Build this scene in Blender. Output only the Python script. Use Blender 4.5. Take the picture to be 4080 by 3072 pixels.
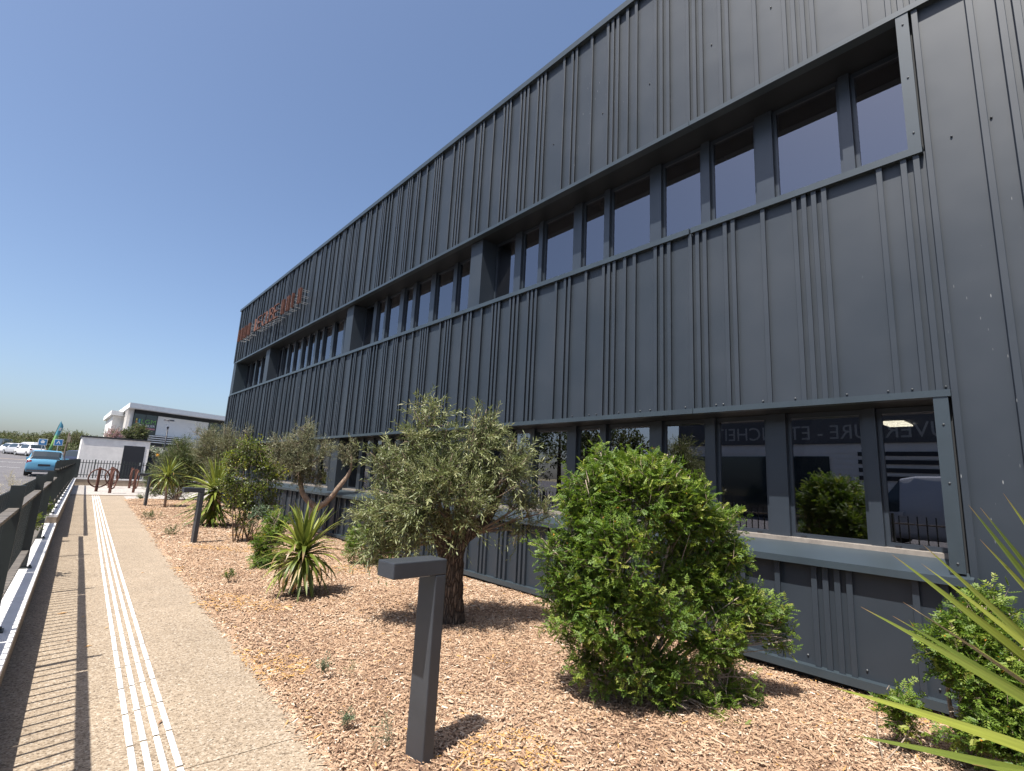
import bpy, bmesh, math, random
import numpy as np
from mathutils import Vector, Matrix, Quaternion

random.seed(7); rng = np.random.default_rng(7)
S = bpy.context.scene
for o in list(bpy.data.objects): bpy.data.objects.remove(o, do_unlink=True)
COL = S.collection

# ------------------------------------------------------------------ camera, sky, sun, exposure
CAM_Z = 1.6
cam = bpy.data.cameras.new('camera'); cam_o = bpy.data.objects.new('camera', cam); COL.objects.link(cam_o)
cam.sensor_width = 36.0; cam.sensor_fit = 'HORIZONTAL'; cam.lens = 36.0*2043/4080
cam.clip_start = 0.05; cam.clip_end = 5000
RIGHT = Vector((0.74940866, -0.66015532, 0.05080964)); UP = Vector((-0.15781205, -0.10356573, 0.98202316)); FWD = Vector((0.64302568, 0.74395503, 0.18179352))
m = Matrix((RIGHT, UP, -FWD)).transposed().to_4x4(); m.translation = (0, 0, CAM_Z)
cam_o.matrix_world = m
S.camera = cam_o

SUN = Vector((0.50, 0.12, -1.0)).normalized()          # direction the light travels
SUN_EL = math.asin(-SUN.z); SUN_AZ = math.atan2(-SUN.x, -SUN.y)
W = bpy.data.worlds.new('World'); S.world = W; W.use_nodes = True
nt = W.node_tree; bg = nt.nodes['Background']
sky = nt.nodes.new('ShaderNodeTexSky'); sky.sky_type = 'NISHITA'; sky.sun_disc = False
sky.sun_elevation = SUN_EL; sky.sun_rotation = SUN_AZ
sky.altitude = 0; sky.air_density = 0.9; sky.dust_density = 2.3; sky.ozone_density = 3.5
wb = nt.nodes.new('ShaderNodeMix'); wb.data_type = 'RGBA'; wb.blend_type = 'MULTIPLY'; wb.inputs['Factor'].default_value = 1.0; wb.inputs['B'].default_value = (1.0, 0.985, 0.975, 1)   # even white balance of the whole sky
nt.links.new(sky.outputs[0], wb.inputs['A']); nt.links.new(wb.outputs['Result'], bg.inputs[0]); bg.inputs[1].default_value = 0.107
sl = bpy.data.lights.new('sun', 'SUN'); sl.energy = 5.0; sl.angle = math.radians(0.53); sl.color = (1.0, 0.955, 0.89)
sun_o = bpy.data.objects.new('sun', sl); COL.objects.link(sun_o); sun_o.rotation_euler = SUN.to_track_quat('-Z', 'Y').to_euler(); sun_o.location = (-20, -10, 40)
S.view_settings.view_transform = 'Standard'; S.view_settings.look = 'None'; S.view_settings.gamma = 1.0
S.view_settings.exposure = 0.9
S.render.engine = 'CYCLES'

# ------------------------------------------------------------------ helpers
def at(u, v, depth):
    """a point seen at photograph pixel (u, v), depth metres along the view axis"""
    d = RIGHT*((u-2040)/2043) + UP*(-(v-1536)/2043) + FWD
    return Vector((0, 0, CAM_Z)) + d*depth
def tag(o, label=None, cat=None, group=None, kind=None):
    if label: o['label'] = label
    if cat: o['category'] = cat
    if group: o['group'] = group
    if kind: o['kind'] = kind
    return o
def empty(name, loc, label, cat, group=None, rz=0.0):
    o = bpy.data.objects.new(name, None); COL.objects.link(o); o.empty_display_size = 0.1
    o.location = loc; o.rotation_euler = (0, 0, rz)
    return tag(o, label, cat, group)
def link(name, me, mat=None, parent=None, loc=None, kind=None):
    o = bpy.data.objects.new(name, me); COL.objects.link(o)
    if mat is not None and len(me.materials) == 0: me.materials.append(mat)
    if parent is not None: o.parent = parent
    if loc is not None: o.location = loc
    if kind: o['kind'] = kind
    return o
class MB:
    def __init__(s): s.v = []; s.f = []
    def add(s, vs, fs):
        n = len(s.v); s.v += [tuple(p) for p in vs]; s.f += [tuple(i+n for i in f) for f in fs]; return s
    def box(s, a, b):
        x0, y0, z0 = a; x1, y1, z1 = b
        return s.add([(x0,y0,z0),(x1,y0,z0),(x1,y1,z0),(x0,y1,z0),(x0,y0,z1),(x1,y0,z1),(x1,y1,z1),(x0,y1,z1)],
              [(3,2,1,0),(4,5,6,7),(0,1,5,4),(1,2,6,5),(2,3,7,6),(3,0,4,7)])
    def quad(s, a, b, c, d): return s.add([a,b,c,d], [(0,1,2,3)])
    def prism(s, poly, z0, z1):
        n = len(poly)
        return s.add([(x,y,z0) for x,y in poly]+[(x,y,z1) for x,y in poly],
            [tuple(reversed(range(n))), tuple(range(n,2*n))]+[(i,(i+1)%n,(i+1)%n+n,i+n) for i in range(n)])
    def tube(s, pts, rad, n=8, cap=True):
        pts = [Vector(p) for p in pts]; base = len(s.v)
        if not hasattr(rad, '__len__'): rad = [rad]*len(pts)
        ref = None
        for i, p in enumerate(pts):
            t = (pts[min(i+1, len(pts)-1)] - pts[max(i-1, 0)]).normalized()
            if ref is None: ref = t.orthogonal().normalized()
            ref = (ref - t*ref.dot(t)); ref = ref.normalized() if ref.length > 1e-6 else t.orthogonal().normalized()
            b = t.cross(ref)
            for k in range(n):
                a = 2*math.pi*k/n; s.v.append(tuple(p + (ref*math.cos(a) + b*math.sin(a))*rad[i]))
        for i in range(len(pts)-1):
            for k in range(n):
                a0 = base+i*n+k; a1 = base+i*n+(k+1) % n
                s.f.append((a0, a1, a1+n, a0+n))
        if cap:
            s.f.append(tuple(base+k for k in reversed(range(n)))); s.f.append(tuple(base+(len(pts)-1)*n+k for k in range(n)))
        return s
    def mesh(s, name, smooth=False):
        me = bpy.data.meshes.new(name); me.from_pydata(s.v, [], s.f); me.update()
        if smooth: me.polygons.foreach_set('use_smooth', [True]*len(me.polygons))
        return me
    def build(s, name, mat, parent=None, loc=None, smooth=False, bevel=0.0, kind=None):
        me = s.mesh(name, smooth)
        if bevel > 0:
            bm = bmesh.new(); bm.from_mesh(me); bmesh.ops.remove_doubles(bm, verts=bm.verts, dist=1e-5)
            bmesh.ops.bevel(bm, geom=[e for e in bm.edges if len(e.link_faces) == 2 and e.calc_face_angle() > 0.6], offset=bevel, segments=2, affect='EDGES', profile=0.6)
            bm.to_mesh(me); bm.free()
            me.polygons.foreach_set('use_smooth', [False]*len(me.polygons))
        return link(name, me, mat, parent, loc, kind)
def np_mesh(name, V, F, tone=None):
    """fast mesh from numpy: V (n,3), F (m,k)"""
    me = bpy.data.meshes.new(name); k = F.shape[1]
    me.vertices.add(len(V)); me.vertices.foreach_set('co', np.ascontiguousarray(V, dtype=np.float32).ravel())
    me.loops.add(F.size); me.loops.foreach_set('vertex_index', np.ascontiguousarray(F, dtype=np.int32).ravel())
    me.polygons.add(len(F)); me.polygons.foreach_set('loop_start', np.arange(0, F.size, k, dtype=np.int32))
    me.polygons.foreach_set('loop_total', np.full(len(F), k, dtype=np.int32))
    if tone is not None:
        a = me.attributes.new('tone', 'FLOAT', 'FACE'); a.data.foreach_set('value', np.ascontiguousarray(tone, dtype=np.float32))
    me.update(calc_edges=True); return me

# ------------------------------------------------------------------ materials
def nodes(name):
    m = bpy.data.materials.new(name); m.use_nodes = True; t = m.node_tree
    return m, t, t.nodes['Principled BSDF']
def N(t, kind, **kw):
    n = t.nodes.new(kind)
    for k, v in kw.items():
        if k in n.inputs: n.inputs[k].default_value = v
        else: setattr(n, k, v)
    return n
def ramp(t, fac, stops, interp='LINEAR'):
    r = t.nodes.new('ShaderNodeValToRGB'); r.color_ramp.interpolation = interp
    e = r.color_ramp.elements
    while len(e) < len(stops): e.new(0.5)
    for i, (p, c) in enumerate(stops): e[i].position = p; e[i].color = (*c, 1) if len(c) == 3 else c
    t.links.new(fac, r.inputs[0]); return r
def plain(name, col, rough=0.5, metal=0.0, var=0.0, scale=6.0, bump=0.0, bscale=80.0, spec=0.5, stretch=None, rvar=0.0):
    m, t, p = nodes(name); p.inputs['Roughness'].default_value = rough; p.inputs['Metallic'].default_value = metal
    p.inputs['Specular IOR Level'].default_value = spec
    p.inputs['Base Color'].default_value = (*col, 1)
    tc = N(t, 'ShaderNodeTexCoord')
    src = tc.outputs['Object']
    if stretch:
        mp = N(t, 'ShaderNodeMapping'); mp.inputs['Scale'].default_value = stretch; t.links.new(src, mp.inputs[0]); src = mp.outputs[0]
    if var > 0:
        n = N(t, 'ShaderNodeTexNoise', Scale=scale, Detail=5.0, Roughness=0.6); t.links.new(src, n.inputs['Vector'])
        lo = [max(0, c*(1-var)) for c in col]; hi = [min(1, c*(1+var)) for c in col]
        r = ramp(t, n.outputs[0], [(0.3, lo), (0.7, hi)]); t.links.new(r.outputs[0], p.inputs['Base Color'])
        if rvar > 0:
            mr = N(t, 'ShaderNodeMapRange'); mr.inputs[3].default_value = rough-rvar; mr.inputs[4].default_value = rough+rvar
            t.links.new(n.outputs[0], mr.inputs[0]); t.links.new(mr.outputs[0], p.inputs['Roughness'])
    if bump > 0:
        n2 = N(t, 'ShaderNodeTexNoise', Scale=bscale, Detail=4.0); t.links.new(src, n2.inputs['Vector'])
        b = N(t, 'ShaderNodeBump', Strength=bump, Distance=0.01); t.links.new(n2.outputs[0], b.inputs['Height']); t.links.new(b.outputs[0], p.inputs['Normal'])
    return m
def leaf_mat(name, stops, rough=0.45, trans=0.3, tcol=None, spec=0.5):
    m, t, p = nodes(name); a = N(t, 'ShaderNodeAttribute', attribute_name='tone')
    r = ramp(t, a.outputs['Fac'], stops); t.links.new(r.outputs[0], p.inputs['Base Color'])
    p.inputs['Roughness'].default_value = rough; p.inputs['Specular IOR Level'].default_value = spec
    tr = N(t, 'ShaderNodeBsdfTranslucent'); hsv = N(t, 'ShaderNodeHueSaturation', Value=1.5, Saturation=1.1); t.links.new(r.outputs[0], hsv.inputs['Color']); t.links.new(hsv.outputs[0], tr.inputs[0])
    mx = N(t, 'ShaderNodeMixShader'); mx.inputs[0].default_value = trans
    t.links.new(p.outputs[0], mx.inputs[1]); t.links.new(tr.outputs[0], mx.inputs[2]); t.links.new(mx.outputs[0], t.nodes['Material Output'].inputs[0])
    return m

M = {}
# anthracite cladding: satin paint, faint dust, rare pale drips
def cladding():
    m, t, p = nodes('anthracite_cladding'); tc = N(t, 'ShaderNodeTexCoord')
    geo = N(t, 'ShaderNodeNewGeometry')
    n = N(t, 'ShaderNodeTexNoise', Scale=1.1, Detail=4.0, Roughness=0.55); t.links.new(geo.outputs['Position'], n.inputs['Vector'])
    r = ramp(t, n.outputs[0], [(0.3, (0.0165, 0.0235, 0.032)), (0.72, (0.0235, 0.031, 0.041))])
    mp = N(t, 'ShaderNodeMapping'); mp.inputs['Scale'].default_value = (1, 26, 5.0); t.links.new(geo.outputs['Position'], mp.inputs[0])
    v = N(t, 'ShaderNodeTexVoronoi', Scale=1.0, Randomness=1.0); t.links.new(mp.outputs[0], v.inputs['Vector'])
    c1 = ramp(t, v.outputs['Distance'], [(0.05, (1, 1, 1)), (0.085, (0, 0, 0))])
    gate = N(t, 'ShaderNodeTexNoise', Scale=0.9, Detail=2.0); t.links.new(geo.outputs['Position'], gate.inputs['Vector'])
    c2 = ramp(t, gate.outputs[0], [(0.60, (0, 0, 0)), (0.68, (1, 1, 1))])
    mul = N(t, 'ShaderNodeMath', operation='MULTIPLY'); t.links.new(c1.outputs[0], mul.inputs[0]); t.links.new(c2.outputs[0], mul.inputs[1])
    mul2 = N(t, 'ShaderNodeMath', operation='MULTIPLY'); t.links.new(mul.outputs[0], mul2.inputs[0]); mul2.inputs[1].default_value = 0.55
    mix = N(t, 'ShaderNodeMix', data_type='RGBA'); mix.inputs['B'].default_value = (0.42, 0.43, 0.42, 1)
    t.links.new(mul2.outputs[0], mix.inputs['Factor']); t.links.new(r.outputs[0], mix.inputs['A']); t.links.new(mix.outputs['Result'], p.inputs['Base Color'])
    rr = ramp(t, n.outputs[0], [(0.3, (0.45,)*3), (0.7, (0.53,)*3)]); t.links.new(rr.outputs[0], p.inputs['Roughness'])
    # slight oil-canning of the sheets
    n2 = N(t, 'ShaderNodeTexNoise', Scale=2.2, Detail=1.0); t.links.new(geo.outputs['Position'], n2.inputs['Vector'])
    b = N(t, 'ShaderNodeBump', Strength=0.2, Distance=0.02); t.links.new(n2.outputs[0], b.inputs['Height']); t.links.new(b.outputs[0], p.inputs['Normal'])
    p.inputs['Specular IOR Level'].default_value = 0.55
    return m
M['clad'] = cladding()
M['trim'] = plain('anthracite_trim', (0.028, 0.040, 0.049), 0.40, var=0.12, scale=3, spec=.65)
M['frame'] = plain('window_frame_paint', (0.024, 0.031, 0.041), 0.34, var=0.08, scale=4, spec=.7)
M['rivet'] = plain('rivet_paint', (0.05, 0.055, 0.06), 0.35)
M['soffit'] = plain('dark_soffit', (0.012, 0.014, 0.016), 0.5, var=.1)
M['interior'] = plain('interior_paint', (0.10, 0.10, 0.095), 0.8, var=0.2, scale=0.8)
M['tileceil'] = plain('ceiling_tile', (0.34, 0.33, 0.30), 0.9, var=0.06, scale=3)
M['darkgap'] = plain('dark_backing', (0.02, 0.022, 0.025), 0.8)
def glassy(name, tint, ior, refl):
    m, t, p = nodes(name); t.nodes.remove(p)
    tr = N(t, 'ShaderNodeBsdfTransparent'); tr.inputs[0].default_value = (*tint, 1)
    gl = N(t, 'ShaderNodeBsdfGlossy', Roughness=0.004); gl.inputs[0].default_value = (*refl, 1)
    fr = N(t, 'ShaderNodeFresnel', IOR=ior)
    geo = N(t, 'ShaderNodeNewGeometry'); n2 = N(t, 'ShaderNodeTexNoise', Scale=0.7, Detail=1.0); t.links.new(geo.outputs['Position'], n2.inputs['Vector'])
    b = N(t, 'ShaderNodeBump', Strength=0.05, Distance=0.02); t.links.new(n2.outputs[0], b.inputs['Height'])
    t.links.new(b.outputs[0], gl.inputs['Normal'])
    mx = N(t, 'ShaderNodeMixShader'); t.links.new(fr.outputs[0], mx.inputs[0]); t.links.new(tr.outputs[0], mx.inputs[1]); t.links.new(gl.outputs[0], mx.inputs[2])
    t.links.new(mx.outputs[0], t.nodes['Material Output'].inputs[0]); return m
M['glass'] = glassy('solar_glass', (0.40, 0.40, 0.38), 2.95, (0.86, 0.87, 0.95))
M['corten'] = plain('corten_steel', (0.088, 0.032, 0.020), 0.85, var=0.45, scale=9, bump=0.3, bscale=60)
M['steel'] = plain('standoff_steel', (0.6, 0.6, 0.6), 0.3, metal=0.8)
M['bollard'] = plain('bollard_paint', (0.034, 0.038, 0.045), 0.42, var=0.12, scale=5, bump=0.15, bscale=420)
M['fence'] = plain('fence_paint', (0.022, 0.028, 0.027), 0.42, var=0.2, scale=7, bump=0.1, bscale=200)
M['rail'] = plain('dusty_fence_rail', (0.13, 0.115, 0.098), 0.65, var=0.3, scale=9)
M['coping'] = plain('white_coping', (0.62, 0.61, 0.60), 0.7, var=0.10, scale=5, bump=0.25, bscale=120)
M['render_wall'] = plain('beige_concrete', (0.29, 0.23, 0.172), 0.9, var=0.14, scale=6, bump=0.4, bscale=110)
M['tactile'] = plain('white_resin', (0.70, 0.70, 0.68), 0.6, var=0.13, scale=7)
M['kiosk'] = plain('white_render', (0.78, 0.74, 0.69), 0.9, var=0.10, scale=2.5, bump=0.2, bscale=90)
M['black'] = plain('black_paint', (0.014, 0.015, 0.02), 0.5)
M['white'] = plain('white_paint', (0.74, 0.74, 0.72), 0.6, var=0.05, scale=3)
M['offwhite'] = plain('offwhite_panel', (0.70, 0.685, 0.66), 0.75, var=0.06, scale=1.0)
M['bark'] = plain('olive_bark', (0.075, 0.050, 0.034), 0.95, var=0.55, scale=16, bump=1.0, bscale=42, stretch=(1, 1, 0.22))
def bark(name, lo, hi):
    m, t, p = nodes(name); geo = N(t, 'ShaderNodeNewGeometry'); mp = N(t, 'ShaderNodeMapping'); mp.inputs['Scale'].default_value = (1, 1, .22); t.links.new(geo.outputs['Position'], mp.inputs[0])
    nz = N(t, 'ShaderNodeTexNoise', Scale=9.0, Detail=3.0); t.links.new(mp.outputs[0], nz.inputs['Vector'])
    ad = N(t, 'ShaderNodeVectorMath', operation='MULTIPLY_ADD'); ad.inputs[1].default_value = (.06, .06, .06); t.links.new(nz.outputs['Color'], ad.inputs[0]); t.links.new(mp.outputs[0], ad.inputs[2])
    v = N(t, 'ShaderNodeTexVoronoi', feature='DISTANCE_TO_EDGE', Scale=38.0); t.links.new(ad.outputs[0], v.inputs['Vector'])
    n2 = N(t, 'ShaderNodeTexNoise', Scale=60.0, Detail=6.0, Roughness=.7); t.links.new(geo.outputs['Position'], n2.inputs['Vector'])
    r = ramp(t, v.outputs['Distance'], [(0.0, [c*.22 for c in lo]), (.12, lo), (.5, hi)]); s2 = ramp(t, n2.outputs[0], [(.3, (.6,)*3), (.7, (1.25,)*3)])
    mix = N(t, 'ShaderNodeMix', data_type='RGBA', blend_type='MULTIPLY'); mix.inputs['Factor'].default_value = 1.0
    t.links.new(r.outputs[0], mix.inputs['A']); t.links.new(s2.outputs[0], mix.inputs['B']); t.links.new(mix.outputs['Result'], p.inputs['Base Color']); p.inputs['Roughness'].default_value = .95
    rr = ramp(t, v.outputs['Distance'], [(0, (0,)*3), (.28, (1,)*3)]); b = N(t, 'ShaderNodeBump', Strength=1.0, Distance=0.02); t.links.new(rr.outputs[0], b.inputs['Height']); t.links.new(b.outputs[0], p.inputs['Normal'])
    return m
M['bark_furrow'] = bark('furrowed_olive_bark', (.105, .076, .055), (.205, .158, .118))
M['dusty'] = plain('dusty_sill', (.20, .175, .15), .8, var=.25, scale=8)
M['bark_pale'] = plain('pale_bark', (0.27, 0.195, 0.14), 0.9, var=0.40, scale=12, bump=0.6, bscale=50, stretch=(1, 1, 0.5))
M['twig'] = plain('twig_bark', (0.19, 0.14, 0.10), 0.9, var=0.35, scale=20)
M['stem_pale'] = plain('pale_stem_bark', (0.27, 0.215, 0.165), 0.9, var=0.35, scale=25)
M['rubber'] = plain('tyre_rubber', (0.02, 0.02, 0.02), 0.8)
M['rim'] = plain('wheel_rim', (0.45, 0.45, 0.46), 0.35, metal=0.7)
M['carglass'] = plain('car_glass', (0.02, 0.03, 0.035), 0.06, spec=0.8)
M['redlamp'] = plain('tail_light', (0.35, 0.02, 0.02), 0.15)
M['lamp_clear'] = plain('clear_lamp', (0.6, 0.6, 0.6), 0.15)
M['plastic'] = plain('grey_plastic', (0.07, 0.07, 0.075), 0.6)

# path: washed aggregate concrete
def aggregate():
    m, t, p = nodes('washed_concrete'); geo = N(t, 'ShaderNodeNewGeometry'); P = geo.outputs['Position']
    v = N(t, 'ShaderNodeTexVoronoi', Scale=95.0); t.links.new(P, v.inputs['Vector'])
    sep = N(t, 'ShaderNodeSeparateColor'); t.links.new(v.outputs['Color'], sep.inputs[0])
    c = ramp(t, sep.outputs[0], [(0.0, (0.11, 0.08, 0.052)), (0.18, (0.22, 0.168, 0.115)), (0.6, (0.295, 0.23, 0.16)), (0.92, (0.355, 0.29, 0.215)), (1.0, (0.43, 0.37, 0.295))])
    n = N(t, 'ShaderNodeTexNoise', Scale=1.3, Detail=6.0, Roughness=0.6); t.links.new(P, n.inputs['Vector'])
    s = ramp(t, n.outputs[0], [(0.3, (0.86,)*3), (0.7, (1.06,)*3)])
    mix = N(t, 'ShaderNodeMix', data_type='RGBA', blend_type='MULTIPLY'); mix.inputs['Factor'].default_value = 1.0
    t.links.new(c.outputs[0], mix.inputs['A']); t.links.new(s.outputs[0], mix.inputs['B']); t.links.new(mix.outputs['Result'], p.inputs['Base Color'])
    p.inputs['Roughness'].default_value = 0.9
    b = N(t, 'ShaderNodeBump', Strength=0.5, Distance=0.004); t.links.new(v.outputs['Distance'], b.inputs['Height']); t.links.new(b.outputs[0], p.inputs['Normal'])
    return m
M['path'] = aggregate()
def speck(name, stops, scale, rough=0.95, bd=0.01, big=0.15):
    m, t, p = nodes(name); geo = N(t, 'ShaderNodeNewGeometry'); P = geo.outputs['Position']
    v = N(t, 'ShaderNodeTexVoronoi', Scale=scale); t.links.new(P, v.inputs['Vector'])
    sep = N(t, 'ShaderNodeSeparateColor'); t.links.new(v.outputs['Color'], sep.inputs[0]); c = ramp(t, sep.outputs[0], stops)
    n = N(t, 'ShaderNodeTexNoise', Scale=0.5, Detail=6.0); t.links.new(P, n.inputs['Vector']); s = ramp(t, n.outputs[0], [(0.3, (1-big,)*3), (0.7, (1+big*0.4,)*3)])
    mix = N(t, 'ShaderNodeMix', data_type='RGBA', blend_type='MULTIPLY'); mix.inputs['Factor'].default_value = 1.0
    t.links.new(c.outputs[0], mix.inputs['A']); t.links.new(s.outputs[0], mix.inputs['B']); t.links.new(mix.outputs['Result'], p.inputs['Base Color']); p.inputs['Roughness'].default_value = rough
    b = N(t, 'ShaderNodeBump', Strength=0.6, Distance=bd); t.links.new(v.outputs['Distance'], b.inputs['Height']); t.links.new(b.outputs[0], p.inputs['Normal'])
    return m
M['asphalt'] = speck('asphalt', [(0, (0.08, 0.074, 0.078)), (0.5, (0.11, 0.103, 0.107)), (1, (0.15, 0.143, 0.147))], 70)
M['gravel'] = speck('white_gravel', [(0, (0.25, 0.215, 0.19)), (0.4, (0.36, 0.325, 0.29)), (1, (0.46, 0.43, 0.39))], 26, bd=0.03)
M['soil'] = speck('mulch_bed', [(0, (0.10, 0.055, 0.032)), (0.5, (0.18, 0.105, 0.064)), (1, (0.27, 0.18, 0.115))], 48, bd=0.015)
M['dry_ground'] = speck('dry_ground', [(0, (0.16, 0.15, 0.07)), (0.5, (0.25, 0.21, 0.12)), (1, (0.34, 0.29, 0.18))], 3, bd=0.02)
M['chips'] = leaf_mat('wood_chips', [(0.0, (0.075, 0.038, 0.022)), (0.16, (0.19, 0.110, 0.064)), (0.42, (0.315, 0.200, 0.122)), (0.68, (0.395, 0.270, 0.174)), (0.90, (0.47, 0.365, 0.265)), (0.95, (0.58, 0.50, 0.40)), (1.0, (0.42, 0.235, 0.07))], rough=0.85, trans=0.0)
M['olive_leaf'] = leaf_mat('olive_leaf', [(0.0, (0.034, 0.046, 0.014)), (0.45, (0.105, 0.128, 0.044)), (0.85, (0.205, 0.225, 0.095)), (1.0, (0.32, 0.31, 0.16))], rough=0.48, trans=0.22)
M['pistacia_leaf'] = leaf_mat('lentisk_leaf', [(0.0, (0.030, 0.056, 0.012)), (0.5, (0.080, 0.140, 0.020)), (0.85, (0.165, 0.228, 0.036)), (0.985, (0.26, 0.28, 0.06)), (1.0, (0.42, 0.20, 0.03))], rough=0.5, trans=0.34, spec=.35)
M['dark_leaf'] = leaf_mat('dark_shrub_leaf', [(0.0, (0.022, 0.038, 0.012)), (0.5, (0.062, 0.090, 0.026)), (0.9, (0.125, 0.150, 0.048)), (1.0, (0.20, 0.19, 0.07))], rough=0.5, trans=0.25)
M['grey_leaf'] = leaf_mat('grey_olive_leaf', [(0.0, (0.040, 0.050, 0.022)), (0.5, (0.115, 0.128, 0.060)), (1.0, (0.25, 0.245, 0.14))], rough=0.5, trans=0.2)
M['yellow_leaf'] = leaf_mat('yellow_green_leaf', [(0.0, (0.030, 0.048, 0.010)), (0.5, (0.080, 0.110, 0.020)), (0.85, (0.15, 0.185, 0.026)), (1.0, (0.36, 0.32, 0.04))], rough=0.42, trans=0.35)
M['blue_leaf'] = leaf_mat('blue_green_leaf', [(0.0, (0.03, 0.06, 0.03)), (1.0, (0.13, 0.19, 0.10))], rough=0.45, trans=0.25)
M['far_leaf'] = leaf_mat('far_tree_leaf', [(0.0, (0.022, 0.032, 0.010)), (0.5, (0.055, 0.072, 0.020)), (1.0, (0.115, 0.125, 0.036))], rough=0.6, trans=0.25)
M['pink_flower'] = leaf_mat('oleander_flower', [(0.0, (0.10, 0.12, 0.05)), (0.45, (0.16, 0.14, 0.08)), (0.6, (0.38, 0.22, 0.23)), (1.0, (0.55, 0.36, 0.38))], rough=0.6, trans=0.25)
M['white_flower'] = leaf_mat('white_flower', [(0.0, (0.03, 0.05, 0.02)), (0.6, (0.08, 0.11, 0.04)), (0.7, (0.6, 0.6, 0.5)), (1.0, (0.75, 0.75, 0.65))], rough=0.6, trans=0.25)
M['straw'] = leaf_mat('dry_weed', [(0.0, (0.10, 0.12, 0.04)), (0.5, (0.28, 0.25, 0.13)), (1.0, (0.55, 0.50, 0.35))], rough=0.7, trans=0.3)
def yucca_mat(name, base, edge):
    m, t, p = nodes(name); oi = N(t, 'ShaderNodeObjectInfo')
    r = ramp(t, oi.outputs['Random'], [(0.0, base), (1.0, edge)]); 
    tc = N(t, 'ShaderNodeTexCoord'); mp = N(t, 'ShaderNodeMapping'); mp.inputs['Scale'].default_value = (3, 160, 3); t.links.new(tc.outputs['Object'], mp.inputs[0])
    n = N(t, 'ShaderNodeTexNoise', Scale=1.0, Detail=3.0); t.links.new(mp.outputs[0], n.inputs['Vector']); s = ramp(t, n.outputs[0], [(0.3, (0.8,)*3), (0.7, (1.15,)*3)])
    mix = N(t, 'ShaderNodeMix', data_type='RGBA', blend_type='MULTIPLY'); mix.inputs['Factor'].default_value = 1.0
    t.links.new(r.outputs[0], mix.inputs['A']); t.links.new(s.outputs[0], mix.inputs['B'])
    sx = N(t, 'ShaderNodeSeparateXYZ'); t.links.new(tc.outputs['Generated'], sx.inputs[0])
    ey = N(t, 'ShaderNodeMath', operation='SUBTRACT'); t.links.new(sx.outputs[1], ey.inputs[0]); ey.inputs[1].default_value = .5
    ab = N(t, 'ShaderNodeMath', operation='ABSOLUTE'); t.links.new(ey.outputs[0], ab.inputs[0]); er = ramp(t, ab.outputs[0], [(.34, (0, 0, 0)), (.48, (.6,)*3)])
    m2 = N(t, 'ShaderNodeMix', data_type='RGBA'); t.links.new(er.outputs[0], m2.inputs['Factor']); t.links.new(mix.outputs['Result'], m2.inputs['A']); m2.inputs['B'].default_value = (.30, .29, .06, 1)
    tp = ramp(t, sx.outputs[0], [(.95, (0, 0, 0)), (.995, (1, 1, 1))]); m3 = N(t, 'ShaderNodeMix', data_type='RGBA'); t.links.new(tp.outputs[0], m3.inputs['Factor']); t.links.new(m2.outputs['Result'], m3.inputs['A']); m3.inputs['B'].default_value = (.24, .14, .06, 1)
    mix = m3; t.links.new(mix.outputs['Result'], p.inputs['Base Color'])
    bn = N(t, 'ShaderNodeBump', Strength=.4, Distance=.004); t.links.new(n.outputs[0], bn.inputs['Height']); t.links.new(bn.outputs[0], p.inputs['Normal'])
    p.inputs['Roughness'].default_value = 0.45
    tr = N(t, 'ShaderNodeBsdfTranslucent'); t.links.new(mix.outputs['Result'], tr.inputs[0])
    mx = N(t, 'ShaderNodeMixShader'); mx.inputs[0].default_value = 0.25
    t.links.new(p.outputs[0], mx.inputs[1]); t.links.new(tr.outputs[0], mx.inputs[2]); t.links.new(mx.outputs[0], t.nodes['Material Output'].inputs[0])
    return m
M['yucca'] = yucca_mat('yucca_leaf', (0.080, 0.118, 0.018), (0.235, 0.262, 0.042))
M['yucca_dead'] = yucca_mat('dry_yucca_leaf', (0.34, 0.26, 0.13), (0.50, 0.41, 0.24))

# ------------------------------------------------------------------ ground, path, bed
def terrain(y): return max(0.2, 0.4 + (min(y, 140)-40)*0.024)
def gz(y): return 0.0 if y < 10 else min(0.1, (y-10)/15*0.1)
def wall_x(y): return -0.171+0.0268*y if y < 13.9 else 0.2015+0.0325*(y-13.9)     # inner face of the low wall
def path_r(y): return 1.435+0.0391*(y-2.93)
FX = 5.2                                                                            # facade plane
# far ground
ys = [-1500, -200, -60, 38.9, 40.5, 60, 90, 120, 140, 200, 600, 3000]; zs = [-0.5, -0.5, -0.5, -0.5, terrain(40.5)-.06, terrain(60)-.06, terrain(90)-.06, terrain(120)-.06, terrain(140)-.06, 2.7, 2.6, 0.0]
mb = MB()
for i in range(len(ys)-1):
    mb.quad((-2500, ys[i], zs[i]), (2500, ys[i], zs[i]), (2500, ys[i+1], zs[i+1]), (-2500, ys[i+1], zs[i+1]))
tag(mb.build('ground', M['dry_ground']), kind='structure')
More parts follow.
